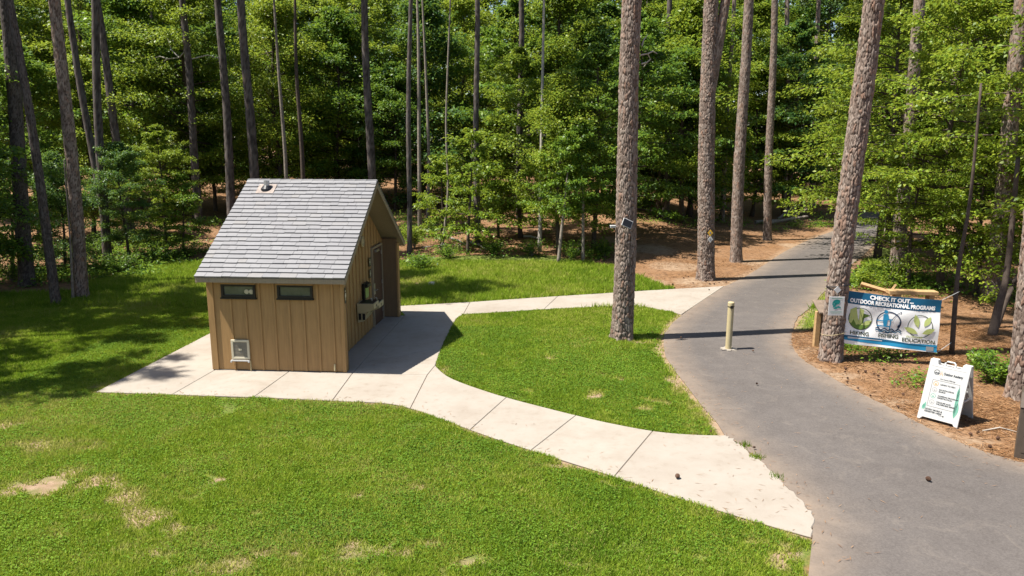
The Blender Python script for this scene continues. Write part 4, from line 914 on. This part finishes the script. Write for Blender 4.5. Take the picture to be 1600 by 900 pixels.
for (px_, py_, nb_, lb_) in ((1163, 696, 60, 'small grass tuft at the slab edge nearest the island corner'), (1181, 714, 70, 'grass tuft in the middle of the ragged slab edge'), (1213, 745, 40, 'tiny grass tuft low on the ragged slab edge'), (1140, 812, 120, 'grass tuft in the dirt below the walkway end')):
    c = gnd(px_, py_); a = g.random(nb_)*6.28; h = g.uniform(.04, .11, nb_); o_ = g.normal(size=(nb_, 2))*.05; w_ = .006
    B0 = np.stack([o_[:, 0], o_[:, 1], 0*h], -1); V = np.stack([B0-[w_, 0, 0], B0+[w_, 0, 0], B0+np.stack([np.cos(a)*h*.5, np.sin(a)*h*.5, h], -1)], 1).reshape(-1, 3)
    tag(obj('grass_tuft', mesh_np('grass_tuft', V, np.arange(3*nb_).reshape(-1, 3), attrs={'rnd': np.repeat(g.random(nb_)*.6, 3)}), M_grass, None, (c[0], c[1], -.012)), lb_, 'grass tuft', 'grass tufts along the slab edge')
# undergrowth: low leafy weeds on the forest floor
clumps = []
for px_, py_, n_, s_ in [(650, 345, 26, 60), (640, 375, 16, 40), (700, 360, 12, 60), (635, 360, 12, 40), (660, 415, 10, 35), (720, 385, 10, 70), (830, 388, 12, 80), (930, 398, 12, 40), (250, 405, 46, 90), (180, 425, 34, 70), (60, 432, 34, 80), (230, 385, 30, 110), (90, 400, 24, 100), (1330, 380, 8, 30), (1340, 440, 10, 16), (1400, 440, 22, 60), (1440, 455, 12, 40), (1500, 440, 10, 60), (1380, 520, 6, 40), (1345, 500, 6, 20), (1380, 560, 5, 40), (1560, 470, 10, 50), (1440, 600, 3, 10), (1325, 545, 5, 12), (880, 350, 20, 160), (480, 320, 20, 180), (1100, 350, 14, 120), (300, 350, 12, 100), (1250, 350, 10, 60), (1290, 350, 6, 20)]:
    for q_ in range(n_): clumps.append((px_+random.gauss(0, s_*.5), py_+random.gauss(0, 6), random.uniform(.5, 1.2)))
Ps = []; Ls = []
for px_, py_, s_ in clumps:
    c = at(px_, max(py_, 300)); 
    if hard_mask(np.array([c[0]]), np.array([c[1]]))[0]: continue
    n_ = int(90*s_); r_ = .42*s_*(1 if c[1] < 24 else 1.6); q_ = g.normal(size=(n_, 3))*np.array([r_*.55, r_*.55, r_*.30]); q_[:, 2] = np.abs(q_[:, 2])+.03
    Ps.append(c+q_); Ls.append(g.uniform(.05, .11, n_)*(1 if c[1] < 24 else 1.6))
P = np.vstack(Ps); L = np.concatenate(Ls); n = len(P); D = g.normal(size=(n, 3)); D[:, 2] *= .4
V, F, rnd = leaves_np(P, D, np.array([0, 0, 1.])+g.normal(size=(n, 3))*.45, L, L*.5, g)
tag(obj('undergrowth', mesh_np('undergrowth', V, F, attrs={'rnd': rnd}), M_leaf), 'low leafy weeds scattered over the forest floor', 'undergrowth', kind='stuff')
# shrubs
def shrub(label, px_, py_, r_, h_, n_, mat, seed):
    g = np.random.default_rng(seed); B = at(px_, py_); e = empty('shrub', tuple(B)); tag(e, label, 'shrub', 'shrubs of the wood')
    mb = MB(); Ps = []; Ds = []
    for k in range(18):
        a_ = g.random()*6.28; t_ = np.array([math.cos(a_)*r_*g.random(), math.sin(a_)*r_*g.random(), h_*(.5+.5*g.random())]); mb.tube([(0, 0, 0), t_*.5+[0, 0, .08], t_], [.012, .008, .003], 4, False)
        m_ = n_//18; u = .3+.7*g.random(m_); Ps.append(t_*u[:, None]+g.normal(size=(m_, 3))*.07); Ds.append(g.normal(size=(m_, 3))*[1, 1, .4]+t_*.5)
    mb.build('stems', M_bark_thin, e); P = np.vstack(Ps); D = np.vstack(Ds); m_ = len(P); L = g.uniform(.06, .11, m_)
    V, F, rnd = leaves_np(P, D, np.array([0, 0, 1.])+g.normal(size=(m_, 3))*.4, L, L*.52, g); obj('foliage', mesh_np('foliage', V, F, attrs={'rnd': rnd}), mat, e)
for px_, py_, r_, h_, lb_ in ((188, 428, .9, .9, 'dark shrub at the lawn edge left of the roof, nearest the stout pine'), (240, 414, 1.0, 1.0, 'dark shrub midway between the stout pine and the roof'), (288, 406, .9, .9, 'dark shrub closest to the left roof edge'), (150, 404, 1.1, 1.2, 'taller dark shrub behind the stout lawn-edge pine'), (20, 440, 1.1, 1.1, 'dark shrub at the foot of the massive left pine'), (700, 404, .8, .6, 'low shrub at the back of the lawn below the bright saplings'), (770, 398, .9, .6, 'low shrub at the back of the lawn right of the bright saplings'), (830, 400, .9, .7, 'low shrub at the back of the lawn left of the crooked sapling'), (945, 402, .7, .8, 'leafy shrub just left of the island pine at the lawn edge')):
    shrub(lb_, px_, py_, r_, h_, 1300, M_leaf, px_)
shrub('glossy green shrub behind the folding sign', 1555, 598, .55, .62, 1500, M_leaf, 1)
shrub('low green shrub close behind the folding sign on its left', 1530, 575, .4, .45, 800, M_leaf, 2)
shrub('bright weedy shrub just right of the building', 648, 388, .9, 1.3, 1400, M_leaf_y, 3)
shrub('low dark shrub at the lawn corner behind the rear wing', 655, 420, .8, .6, 1100, M_leaf, 4)
shrub('leafy shrub beneath the crooked grey sapling', 893, 408, .8, 1.0, 1100, M_leaf, 5)
shrub('yellow-green shrub between the leaning pine and the timber bench', 1350, 452, .6, .8, 1100, M_leaf_y, 6)
shrub('yellow-green shrub behind the timber bench', 1408, 440, .9, .9, 1400, M_leaf_y, 7)

# ------------------------------------------------------------------ bollard
bo = empty('bollard', (*gnd(1138, 545)[:2], -.012)); tag(bo, 'cream metal bollard standing in the middle of the asphalt trail', 'bollard')
MB().lathe([(.075, 0), (.075, 1.10), (.079, 1.10), (.079, 1.185), (.07, 1.20), (.001, 1.205)], n=20).build('post', M_ivory, bo)
MB().lathe([(.081, 1.085), (.083, 1.085), (.083, 1.10), (.081, 1.10)], n=20).box(-.035, .035, -.088, -.06, 1.05, 1.12).build('lock_collar', M_dark, bo)
q = MB(); V0 = []; 
for k in range(20):
    a_ = k/20*6.283; r_ = .17+.05*math.sin(k*2.7)+.03*math.cos(k*4.1); V0.append((r_*math.cos(a_)*1.1, r_*math.sin(a_), 0))
q.prism(V0, (0, 0, .022)); q.build('concrete_footing', M_conc, bo, bevel=0)
# ------------------------------------------------------------------ things on the trunks
def onto(px, py, Y, name, label, cat, group=None, rotz=0):
    p = at_depth(px, py, Y); e = empty(name, tuple(p), rotz); tag(e, label, cat, group); return e
T1y = float(big['T1'][0].location.y)-big['T1'][1]
sp = onto(980, 349, T1y-.17, 'solar_panel', 'small tilted black solar panel strapped to the thick island pine', 'solar panel', rotz=.1)
q = MB(); q.box(-.13, .13, -.012, .012, -.10, .10); fr = q.build('panel_frame', M_white, sp, rot=(-.3, .42, 0), bevel=.003)
MB().box(-.116, .116, -.017, -.0125, -.086, .086).build('solar_cell', M_black, fr)
MB().tube([(0, .01, 0), (.02, .24, -.06)], .012, 6).build('bracket', M_white, sp)
cm = onto(959, 354, T1y+.1, 'trail_camera', 'small white camera mounted on the left side of the island pine', 'camera', rotz=.2)
MB().box(-.10, .05, -.04, .04, -.035, .035).build('camera_body', M_white, cm, bevel=.01)
MB().tube([(-.115, 0, 0), (-.10, 0, 0)], .028, 10).build('lens', M_black, cm)
MB().tube([(.04, 0, 0), (.14, .05, -.01), (.22, .12, .0)], .012, 6).build('mount_arm', M_white, cm)
T2y = float(big['T2'][0].location.y)-big['T2'][1]
M_yel = plain('yellow_blaze', (.62, .36, .03), .5); 
for y_, m_, lb_ in ((364, M_yel, 'yellow diamond trail marker on the forked pine'), (374, P_white, 'white diamond trail marker below the yellow one on the forked pine')):
    e = onto(1110, y_, T2y-.05, 'trail_marker', lb_, 'trail marker', 'trail markers on trees')
    q = MB(); q.prism([(0, 0, -.13), (.10, 0, 0), (0, 0, .13), (-.10, 0, 0)], (0, .01, 0)); q.build('plate', m_, e)
    q = MB(); q.prism([(0, -.004, -.05), (.04, -.004, 0), (0, -.004, .05), (-.04, -.004, 0)], (0, .003, 0)); q.build('marker_symbol', P_grey, e)
T4e, T4r, T4A = big['T4']; T4y = float(T4e.location.y)
e = onto(1309, 453, T4y-T4r-.03, 'trail_marker', 'small white diamond marker above the emblem sign on the leaning pine', 'trail marker', 'trail markers on trees')
q = MB(); q.prism([(0, 0, -.085), (.085, 0, 0), (0, 0, .085), (-.085, 0, 0)], (0, .01, 0)); q.build('plate', P_white, e)
# white emblem sign on the leaning pine
es = onto(1307, 478.5, T4y-T4r-.09, 'emblem_sign', 'white square sign with teal emblem fixed to the leaning pine', 'sign', rotz=-.02)
MB().box(-.175, .175, 0, .012, -.22, .22).build('plate', P_white, es, bevel=.004)
sf = lambda u, v, o: (u, -o, v)
tw = [ring2d(0, .06, .07, .10, 24, .6, 3.6), disc2d(.0, .09, .07, .05), leaf2d(-.04, .02, .14, .03, .9), leaf2d(.06, -.02, .10, .02, -.4), leaf2d(-.01, -.04, .12, .025, .25)]
print_on('emblem', tw, sf, .004, P_teal, es)
print_on('lettering', [stroke2d([(-.12, .185), (.12, .185)], .016), stroke2d([(-.13, -.125), (.13, -.125)], .008), stroke2d([(-.13, -.145), (.13, -.145)], .006), stroke2d([(-.10, -.165), (.10, -.165)], .006)], sf, .004, P_pine, es)
# straps around the leaning pine
for y_, rr in ((445, .026), (520, .012)):
    c = at_depth(1306, y_, T4y); zc = c[2]; xc = float(T4e.location.x)+np.interp(zc, T4A['s'], T4A['x']); rad = T4r*(1-.6*(zc/25)**1.1)+.022
    tag(MB().tube([(xc+rad*math.cos(k/20*6.284), T4y+rad*math.sin(k/20*6.284), zc+.05*math.cos(k/20*6.284+.5)) for k in range(21)], rr*.5, 6).build('strap', M_black if rr > .02 else M_ivory, None), 'dark strap around the leaning pine above the emblem sign' if rr > .02 else 'pale cord around the leaning pine at the banner\'s lower edge', 'strap')
# ------------------------------------------------------------------ banner
YL, YR = T4y-.06, 16.15
cTL, cTR, cBR, cBL = at_depth(1323.3, 453.7, YL), at_depth(1471.8, 468.9, YR), at_depth(1463.4, 551.2, YR-.05), at_depth(1316, 536, YL-.03)
bw = np.linalg.norm(cTR-cTL); bh = np.linalg.norm(cTL-cBL)
bnorm = np.cross(cTR-cTL, cTL-cBL); bnorm /= np.linalg.norm(bnorm); bnorm *= -1 if bnorm[1] > 0 else 1
def bsurf(u, v, o):                                           # u 0..1 right, v 0..1 up
    p = cBL*(1-u)*(1-v)+cBR*u*(1-v)+cTL*(1-u)*v+cTR*u*v
    wv = .016*math.sin(7*(u+.55*v)+.4)*math.sin(math.pi*u)+.010*math.sin(15*(u*.9-v*.7))*(.3+.7*math.sin(math.pi*u))+.012*math.sin(9*v+4*u)
    sag = -.03*math.sin(math.pi*u)*v
    return p+bnorm*(wv+o)+np.array([0, 0, sag])
ban = empty('banner', tuple((cBL+cBR)/2)); tag(ban, 'white and blue outdoor programs banner tied between two trees', 'banner')
b0 = np.array(ban.location); bs = lambda u, v, o: bsurf(u, v, o)-b0
nu, nv = 40, 20; V = [bs(i/nu, j/nv, s*.002) for s in (1, -1) for j in range(nv+1) for i in range(nu+1)]; m1 = (nu+1)*(nv+1)
F = [(j*(nu+1)+i, j*(nu+1)+i+1, (j+1)*(nu+1)+i+1, (j+1)*(nu+1)+i) for j in range(nv) for i in range(nu)]; F += [tuple(k+m1 for k in f[::-1]) for f in F]
P_bright = flat('banner_white', (.76, .76, .75)); obj('sheet', mesh_np('sheet', np.array(V), faces=F, smooth=True), P_bright, ban)
def bpatch(name, u0, u1, lo, hi, mat, off=.004, n=40):
    V = []; F = []
    for i in range(n+1):
        u = u0+(u1-u0)*i/n
        for j in range(5): v = lo(u)+(hi(u)-lo(u))*j/4; V.append(bs(u, v, off))
    F = [(i*5+j, (i+1)*5+j, (i+1)*5+j+1, i*5+j+1) for i in range(n) for j in range(4)]
    return obj(name, mesh_np(name, np.array(V), faces=F, smooth=True), mat, ban)
bpatch('header_band', 0, 1, lambda u: .765-.0*u, lambda u: 1., P_blue)
bpatch('footer_band', 0, 1, lambda u: .075-.07*u, lambda u: .13+.01*math.sin(8*u), P_sky)
bpatch('footer_band', .0, 1, lambda u: .125-.12*u*.3, lambda u: .165-.05*u+.015*math.sin(5*u), P_blue, .006)
bpatch('footer_swoosh', 0.05, .42, lambda u: .10+.02*math.sin(6*u), lambda u: .13+.02*math.sin(5*u+.4)*(.42-u)/.4, P_white, .008)
AR = bw/bh
bp = lambda u, v, o: bs(u/AR, v, o)                           # u,v both in banner-height units
def put(name, shapes, mat, dx=0, dy=0, off=.009): return print_on(name, shapes, bp, off, mat, ban, dx, dy)
put('header_lettering', [text2d('CHECK IT OUT...', .102, .005)], P_bright, AR*.48, .93, .016)
t2 = text2d('OUTDOOR RECREATIONAL PROGRAMS', .102, .005); wmax = np.ptp(t2[0][:, 0]); t2[0][:, 0] *= AR*.90/wmax; put('header_lettering', [t2], P_bright, AR*.49, .83, .016)
cxs = (AR*.17, AR*.47, AR*.80); cy_ = .50
put('caption_lettering', [text2d('HIKING', .10, .002)], P_olive, cxs[0], .222); put('caption_lettering', [text2d('FISHING', .10, .002)], P_olive, cxs[1]+.02, .222)
put('caption_lettering', [text2d('OUTDOOR', .055, .001)], P_lime, cxs[2]-.08, .255); put('caption_lettering', [text2d('EDUCATION', .10, .002)], P_olive, cxs[2]+.0, .185)
X, Y = cxs[0], cy_
put('hiking_emblem', [ring2d(X, Y, .20, .213, 44)], P_olive)
A_ = np.linspace(math.pi*1.02, math.pi*1.98, 20); put('hiking_emblem', [poly2d([(X+.2*math.cos(a_), Y+.2*math.sin(a_)) for a_ in A_]+[(X+.10, Y-.10), (X-.02, Y-.11), (X-.06, Y-.03)]), poly2d([(X+.0, Y+.12), (X+.18, Y+.08), (X+.07, Y+.02), (X+.05, Y-.1), (X, Y-.1)])], P_green, off=.010)
put('hiking_emblem', [poly2d([(X-.19, Y+.16), (X-.09, Y+.22), (X-.05, Y+.02), (X+.0, Y-.10), (X-.07, Y-.12), (X-.12, Y-.02), (X-.16, Y-.10), (X-.2, Y-.08)]), poly2d([(X-.03, Y+.20), (X+.05, Y+.18), (X+.03, Y-.08), (X-.02, Y-.12)]), leaf2d(X+.12, Y-.06, .2, .03, .5), leaf2d(X+.10, Y-.09, .18, .025, .2)], P_lime, off=.012)
X, Y = cxs[1], cy_-.01
put('fishing_emblem', [ring2d(X, Y, .195, .215, 44)], P_navy)
put('fishing_emblem', [disc2d(X-.06, Y+.20, .035), poly2d([(X-.10, Y+.155), (X-.02, Y+.155), (X+.0, Y+.07), (X+.06, Y+.07), (X+.06, Y+.045), (X-.02, Y+.045), (X-.03, Y-.09), (X-.08, Y-.09), (X-.10, Y+.02)]), stroke2d([(X-.2, Y+.02), (X-.09, Y+.02)], .02), stroke2d([(X-.2, Y-.08), (X+.03, Y-.08)], .02), stroke2d([(X+.03, Y+.06), (X+.03, Y-.14)], .02)], P_sky, off=.010)
put('fishing_emblem', [stroke2d([(X+.05, Y+.06), (X+.12, Y+.17), (X+.20, Y+.23)], .01), stroke2d([(X+.20, Y+.23), (X+.185, Y-.02)], .008), leaf2d(X+.18, Y-.06, .09, .022, 1.5)], P_navy, off=.011)
for k in range(2): put('fishing_emblem', [stroke2d([(X-.22+i*.02, Y-.14-.035*k+.018*math.sin(i*1.0)) for i in range(24)], .02)], P_blue if k else P_navy, off=.012)
X, Y = cxs[2], cy_-.03
put('education_emblem', [ring2d(X, Y, .205, .218, 44)], P_olive)
put('education_emblem', [leaf2d(X-.07, Y+.10, .26, .05, 1.85), leaf2d(X+.12, Y+.10, .22, .05, 1.05), leaf2d(X-.15, Y-.09, .26, .05, 2.75), leaf2d(X+.15, Y-.08, .24, .05, .45)], P_lime, off=.011)
put('corner_patch', [poly2d([(AR*.885, .02), (AR*.965, .02), (AR*.965, .10), (AR*.885, .10)])], P_grey, off=.010)
lt = [np.array(e_) for e_ in ()]
T9x, T9y_ = gnd(1487, 554)[:2]
for p, q_ in ((cTR, (T9x+.0, T9y_-.0, cTR[2]+.05)), (cBR, (T9x-.05, T9y_, cBR[2]+.02)), (cTL, (cTL[0]-.10, T4y, cTL[2]+.06)), (cBL, (cBL[0]-.12, T4y, cBL[2]+.0))):
    MB().tube([tuple(p-b0), tuple(np.array(q_)-b0)], .006, 5).build('rope', M_white, ban)
# ------------------------------------------------------------------ A-frame sign
BLp, BRp = gnd(1432.4, 651), gnd(1495.5, 668); ex = (BRp-BLp); SW = np.linalg.norm(ex); ang = math.atan2(ex[1], ex[0])
af = empty('folding_sign', (BLp[0], BLp[1], -.02), ang); tag(af, 'white plastic A-frame folding sign beside the asphalt trail', 'sign')
M_sign = plain('sign_plastic', (.40, .40, .39), .45, var=.04); SH = 1.14; SPR = .39; sl_ = math.atan2(SPR-.03, SH); ux = np.array([1, 0, 0.]); uz = np.array([0, math.sin(sl_), math.cos(sl_)]); un = np.array([0, -math.cos(sl_), math.sin(sl_)])
asf = lambda u, v, o: ux*u+uz*v+un*o
s_ = SW
outl = [(0, 0), (.05, 0), (.09, .05), (s_-.09, .05), (s_-.05, 0), (s_, 0), (s_, SH), (s_-.13, SH), (s_-.15, SH-.085), (.15, SH-.085), (.13, SH), (0, SH)]
def panel(name, flip):
    fn = (lambda u, v, o: np.array([u, asf(u, v, o)[1], asf(u, v, o)[2]])) if not flip else (lambda u, v, o: np.array([u, 2*SPR-asf(u, v, o)[1], asf(u, v, o)[2]]))
    q = MB(); n = len(outl); f0 = [fn(u, v, 0) for u, v in outl]; f1 = [fn(u, v, -.035) for u, v in outl]
    q.add(f0+f1, [list(range(n)), [i+n for i in range(n)][::-1]]+[(i, i+n, (i+1) % n+n, (i+1) % n) for i in range(n)]); o = q.build(name, M_sign, af, bevel=.006)
    q = MB()
    for v in (.15, .35, .55, .75): q.add([fn(.08, v, -.036), fn(s_-.08, v, -.036), fn(s_-.08, v+.03, -.036), fn(.08, v+.03, -.036), fn(.08, v, -.046), fn(s_-.08, v, -.046), fn(s_-.08, v+.03, -.046), fn(.08, v+.03, -.046)], [(0,1,2,3),(7,6,5,4),(0,4,5,1),(1,5,6,2),(2,6,7,3),(3,7,4,0)])
    q.build('stiffening_ribs', M_white, o); return o
pf = panel('front_panel', False); pr = panel('rear_panel', True)
hd = MB(); hx = s_/2
hp = [(-.085, -.10), (-.085, .0), (-.06, .03), (.06, .03), (.085, .0), (.085, -.10)]
hd.tube([asf(hx+u, SH-.03+v, -.018) for u, v in hp], .017, 8); hd.build('handle', M_white, af)
MB().box(s_-.02, s_-.005, .22, 2*SPR-.22, .43, .455).build('hinge_brace', M_white, af)
pp = lambda name, shapes, mat, dx=0, dy=0, off=.003: print_on(name, shapes, asf, off, mat, pf, dx, dy)
pp('poster', [poly2d([(.045, .10), (s_-.045, .10), (s_-.045, SH-.12), (.045, SH-.12)])], flat('poster_white', (.36, .36, .355)), off=.0015)
pp('poster_rule', [stroke2d([(.05, SH-.125), (s_-.05, SH-.125)], .006)], P_grey)
pp('academy_emblem', [ring2d(.16, .91, .04, .05, 24), poly2d([(.12, .885), (.145, .92), (.16, .90), (.18, .925), (.20, .885)])], P_black)
pp('academy_emblem', [stroke2d([(.215, .86), (.235, .95), (.26, .86)], .008), stroke2d([(.222, .895), (.25, .895)], .008)], P_orange)
t2 = text2d('Outdoor Academy', .066, .003, 'LEFT'); t2[0][:, 0] *= .32/np.ptp(t2[0][:, 0]); pp('title_lettering', [t2], P_black, .275, .905)
t2 = text2d('Our Course Offerings', .035, .0008); t2[0][:, 0] *= .25/np.ptp(t2[0][:, 0]); pp('subtitle_lettering', [t2], P_black, s_/2+.02, .80)
fr_ = [(.12, .27), (s_-.11, .27), (s_-.11, .765), (.12, .765)]; pp('list_frame', [stroke2d([fr_[i], fr_[(i+1) % 4]], .005) for i in range(4)], P_black)
pp('tree_print', [leaf2d(s_-.10, .45, .56, .028, 1.57), leaf2d(s_-.085, .30, .30, .04, 1.5), leaf2d(s_-.11, .60, .22, .022, 1.6), leaf2d(.085, .26, .16, .02, 1.5), leaf2d(.06, .24, .12, .02, 1.4)], P_pine, off=.0025)
for k, tx in enumerate(['LEARN TO FISH', 'BACKPACKING\nBASICS', 'CAMPING PROGRAM\nREGISTRATION', 'WILDLIFE AND\nWILDERNESS SERIES']):
    v = .70-.115*k; pp('list_icon', [ring2d(.185, v, .036, .044, 20), disc2d(.185, v-.008, .018, .013)], (P_orange, P_grey, P_pine, P_grey)[k])
    t2 = text2d(tx, .036, .0016, 'LEFT'); pp('list_lettering', [t2], P_black, .26, v)
t2 = text2d('LEARN MORE &\nREGISTER HERE', .042, .002, 'LEFT'); pp('footer_lettering', [t2], P_black, .10, .19)
pp('footer_mark', [disc2d(.42, .14, .014), stroke2d([(.34, .14), (.40, .14)], .008)], P_black)
# ------------------------------------------------------------------ brown bin at the right border
Bn = gnd(1584, 714); bn = empty('litter_bin', (Bn[0], Bn[1], -.02), -.62); tag(bn, 'dark brown metal litter bin cut off by the right border', 'litter bin')
M_bin = plain('brown_enamel', (.075, .058, .045), .4, .1, var=.15)
q = MB(); q.prism([(0, 0, .0), (.62, 0, 0), (.62, 0, .86), (0, 0, .86)], (0, .58, 0)); q.build('bin_body', M_bin, bn, bevel=.012)
q = MB(); q.prism([(-.015, -.02, .865), (-.015, .60, .865), (-.015, .60, 1.06), (-.015, .25, 1.06)], (.65, 0, 0)); lid = q.build('bin_lid', M_bin, bn, bevel=.01)
MB().box(.10, .30, -.035, -.002, .40, .47).build('chute_handle', M_steel, bn, bevel=.008); MB().box(.08, .54, -.008, .0-.001, .12, .38).build('access_panel', M_bin, bn); MB().box(.09, .32, -.006, -.0005, .30, .398).build('handle_recess', M_black, bn)
MB().box(.04, .58, -.008, -.001, .80, .812).build('lid_seam', M_black, bn)
# ------------------------------------------------------------------ trail post with slanted cap left of the leaning pine
M_wood = plain('raw_timber', (.36, .23, .11), .8, var=.25, scale=12); M_wood2 = plain('weathered_wood', (.16, .12, .09), .85, var=.3, scale=10)
Pp = gnd(1274, 540); po = empty('trail_post', (Pp[0], Pp[1], -.03)); tag(po, 'short wooden trail post with dark slanted top beside the leaning pine', 'post')
MB().box(-.06, .06, -.06, .06, 0, .92).build('post', M_wood, po, bevel=.006)
q = MB(); q.prism([(-.06, -.22, .90), (-.06, .26, 1.12), (-.06, .26, 1.16), (-.06, -.22, .94)], (.36, 0, 0)); q.build('slanted_cap', M_wood2, po, bevel=.004)
MB().box(.10, .20, .05, .15, 0, 1.02).build('post', M_wood2, po)
# timber bench behind the banner
Pb = at(1395, 478); be = empty('timber_bench', tuple(Pb), -.12); tag(be, 'raw timber bench of thick beams behind the banner', 'bench')
MB().box(-.2, 1.25, -.18, .18, .40, .52).build('seat', M_wood, be, bevel=.01)
for x_ in (.0, 1.0): MB().box(x_, x_+.16, -.15, .15, 0, .40).build('leg', M_wood, be, bevel=.008)
bt = empty('timber_beam', tuple(at(1382, 470)+np.array([0, 0, .3])), 0); tag(bt, 'raw timber beam leaning on the bench behind the banner', 'timber')
MB().tube([(-.7, .25, .22), (.1, -.05, .0)], .07, 4).build('beam', M_wood, bt); MB().tube([(.15, .0, .0), (.42, .2, .2)], .04, 4).build('branch', M_wood, bt)
# plate on the red pine
e = onto(1403, 377, at(1400, 416)[1]-.42, 'tree_plate', 'small pale plate nailed to the red-barked pine', 'plate'); MB().box(-.12, .12, 0, .012, -.14, .14).build('plate', M_wood, e, bevel=.003); MB().box(-.06, .06, -.004, 0, -.05, .05).build('plate_mark', P_white, e)
# ------------------------------------------------------------------ logs, sticks, cones, landscape light
lp = [(1195, 352, 1262, 338, .10, 'long log lying in front of the log pile'), (1215, 345, 1250, 318, .09, 'steep leaning log on the left of the log pile'), (1238, 350, 1225, 318, .07, 'short upright log in the log pile'), (1243, 350, 1234, 316, .07, 'pale upright log in the middle of the log pile'), (1228, 347, 1262, 326, .08, 'thin log slanting right in the log pile'), (1180, 350, 1240, 344, .11, 'thick log at the foot of the log pile'), (1250, 347, 1240, 325, .06, 'thin pale pole at the right of the log pile')]
for x0_, y0_, x1_, y1_, r_, lb_ in lp:
    a_ = at(x0_, y0_); b_ = at_depth(x1_, y1_, a_[1]+.7); m_ = (a_+b_)/2; e = tag(MB().tube([tuple(a_-a_+[0, 0, r_]), tuple((b_-a_)*.5+[0, .05, .06]), tuple(b_-a_)], [r_*1.2, r_, r_*.75], 8).build('log', M_bark_thin if r_ > .08 else M_wood2, None, smooth=False, loc=tuple(a_)), lb_, 'log', 'logs of the pile')
sticks = [(700, 372, 735, 388, .05, 'fallen branch on the bank behind the lawn'), (735, 380, 760, 392, .06, 'broken log near the foot of the bright sapling'), (660, 388, 720, 384, .04, 'thin fallen stick behind the lawn'), (960, 505, 985, 520, 0, ''), (1535, 674, 1590, 676, .012, 'pale stick lying behind the folding sign'), (1390, 475, 1460, 470, .03, 'pale fallen stick behind the banner'), (815, 371, 840, 374, .06, 'short sunlit log behind the lawn')]
for x0_, y0_, x1_, y1_, r_, lb_ in sticks:
    if not r_: continue
    a_ = at(x0_, y0_); b_ = at(x1_, y1_); mid = (b_-a_)*.5+np.array([.03, .06, .05+r_]); tag(MB().tube([(0, 0, r_), tuple(mid), tuple(b_-a_+[0, 0, r_])], [r_, r_*.9, r_*.5], 6).build('fallen_stick', M_bark_pale, None, loc=tuple(a_)), lb_, 'stick', 'fallen sticks')
M_cone = plain('pine_cone_brown', (.085, .045, .028), .8, var=.4, scale=30)
q = MB(); prof = []
for k in range(9):
    z = k/8*.11; r_ = .042*math.sin(math.pi*min(.97, .12+.86*k/8))**.7; prof += [(r_*.72, z), (r_*1.12, z+.004)]
q.lathe(prof+[(.004, .114)], n=9); cone = q.mesh('pine_cone')
spots = [(1060, 745, 'pine cone lying alone on the concrete slab'), (1447, 748, 'pine cone lying alone on the near asphalt'), (1110, 676, 'pine cone on the grass island corner by the slab'), (1176, 700, 'small pine cone on the asphalt beside the slab edge'), (1184, 601, 'small pine cone in the middle of the asphalt'), (1029, 531, 'pine cone in the long trunk shadow by the island pine'), (1018, 520, 'pine cone at the foot of the island pine'), (1065, 528, 'pine cone on the asphalt edge in the trunk shadow'), (1107, 453, 'pine cone on the far end of the upper walkway'), (1178, 549, 'pine cone just right of the bollard shadow')]
for i, (x_, y_, lb_) in enumerate(spots):
    p = gnd(x_, y_, .012); o = obj('pine_cone', cone, M_cone, None, (p[0], p[1], .042 if lb_.find('slab') > 0 and i in (0, 8) else .03), (1.5, random.random()*.4, random.random()*6)); o.scale = ((.8 if i in (0, 1) else .45),)*3; tag(o, lb_, 'pine cone', 'lone pine cones')
litter_spots = []
for cx, cy, sx, sy, n_ in [(1330, 600, 30, 14, 8), (1390, 600, 40, 20, 8), (1530, 690, 30, 14, 6), (1360, 580, 40, 12, 6), (1060, 446, 40, 6, 10), (1130, 438, 30, 8, 6), (1500, 655, 20, 10, 4), (1280, 560, 16, 10, 5), (1180, 425, 30, 8, 5)]:
    for k in range(n_):
        x_, y_ = random.gauss(cx, sx), random.gauss(cy, sy); p = at(x_, y_)
        if hard_mask(np.array([p[0]]), np.array([p[1]]))[0]: continue
        litter_spots.append((x_, p))
for x_, p in litter_spots:
    o = obj('pine_cone', cone, M_cone, None, (p[0], p[1], p[2]+.04), (1.5, random.random()*.5, random.random()*6)); o.scale = (random.uniform(.4, .7),)*3
    tag(o, 'brown pine cone in the pine straw around the banner and sign' if x_ > 1240 else 'brown pine cone on the sandy ground by the forked pine', 'pine cone', 'pine cones in the straw by the banner' if x_ > 1240 else 'pine cones on the sandy ground')
st = at(675, 447); q = MB().lathe([(.02, 0), (.13, .02), (.15, .08), (.10, .15), (.02, .17)], n=10); tag(q.build('landscape_light', M_cream, None, loc=tuple(st), smooth=True), 'small pale landscape light in the grass behind the building', 'landscape_light')  # rounded rock-like shape standing in for a small landscape light
print('shingles', nsh, 'blades', NBL, 'tris', sum(sum(len(p.vertices)-2 for p in m_.polygons) if len(m_.polygons) < 20000 else 2*len(m_.polygons) for m_ in bpy.data.meshes))
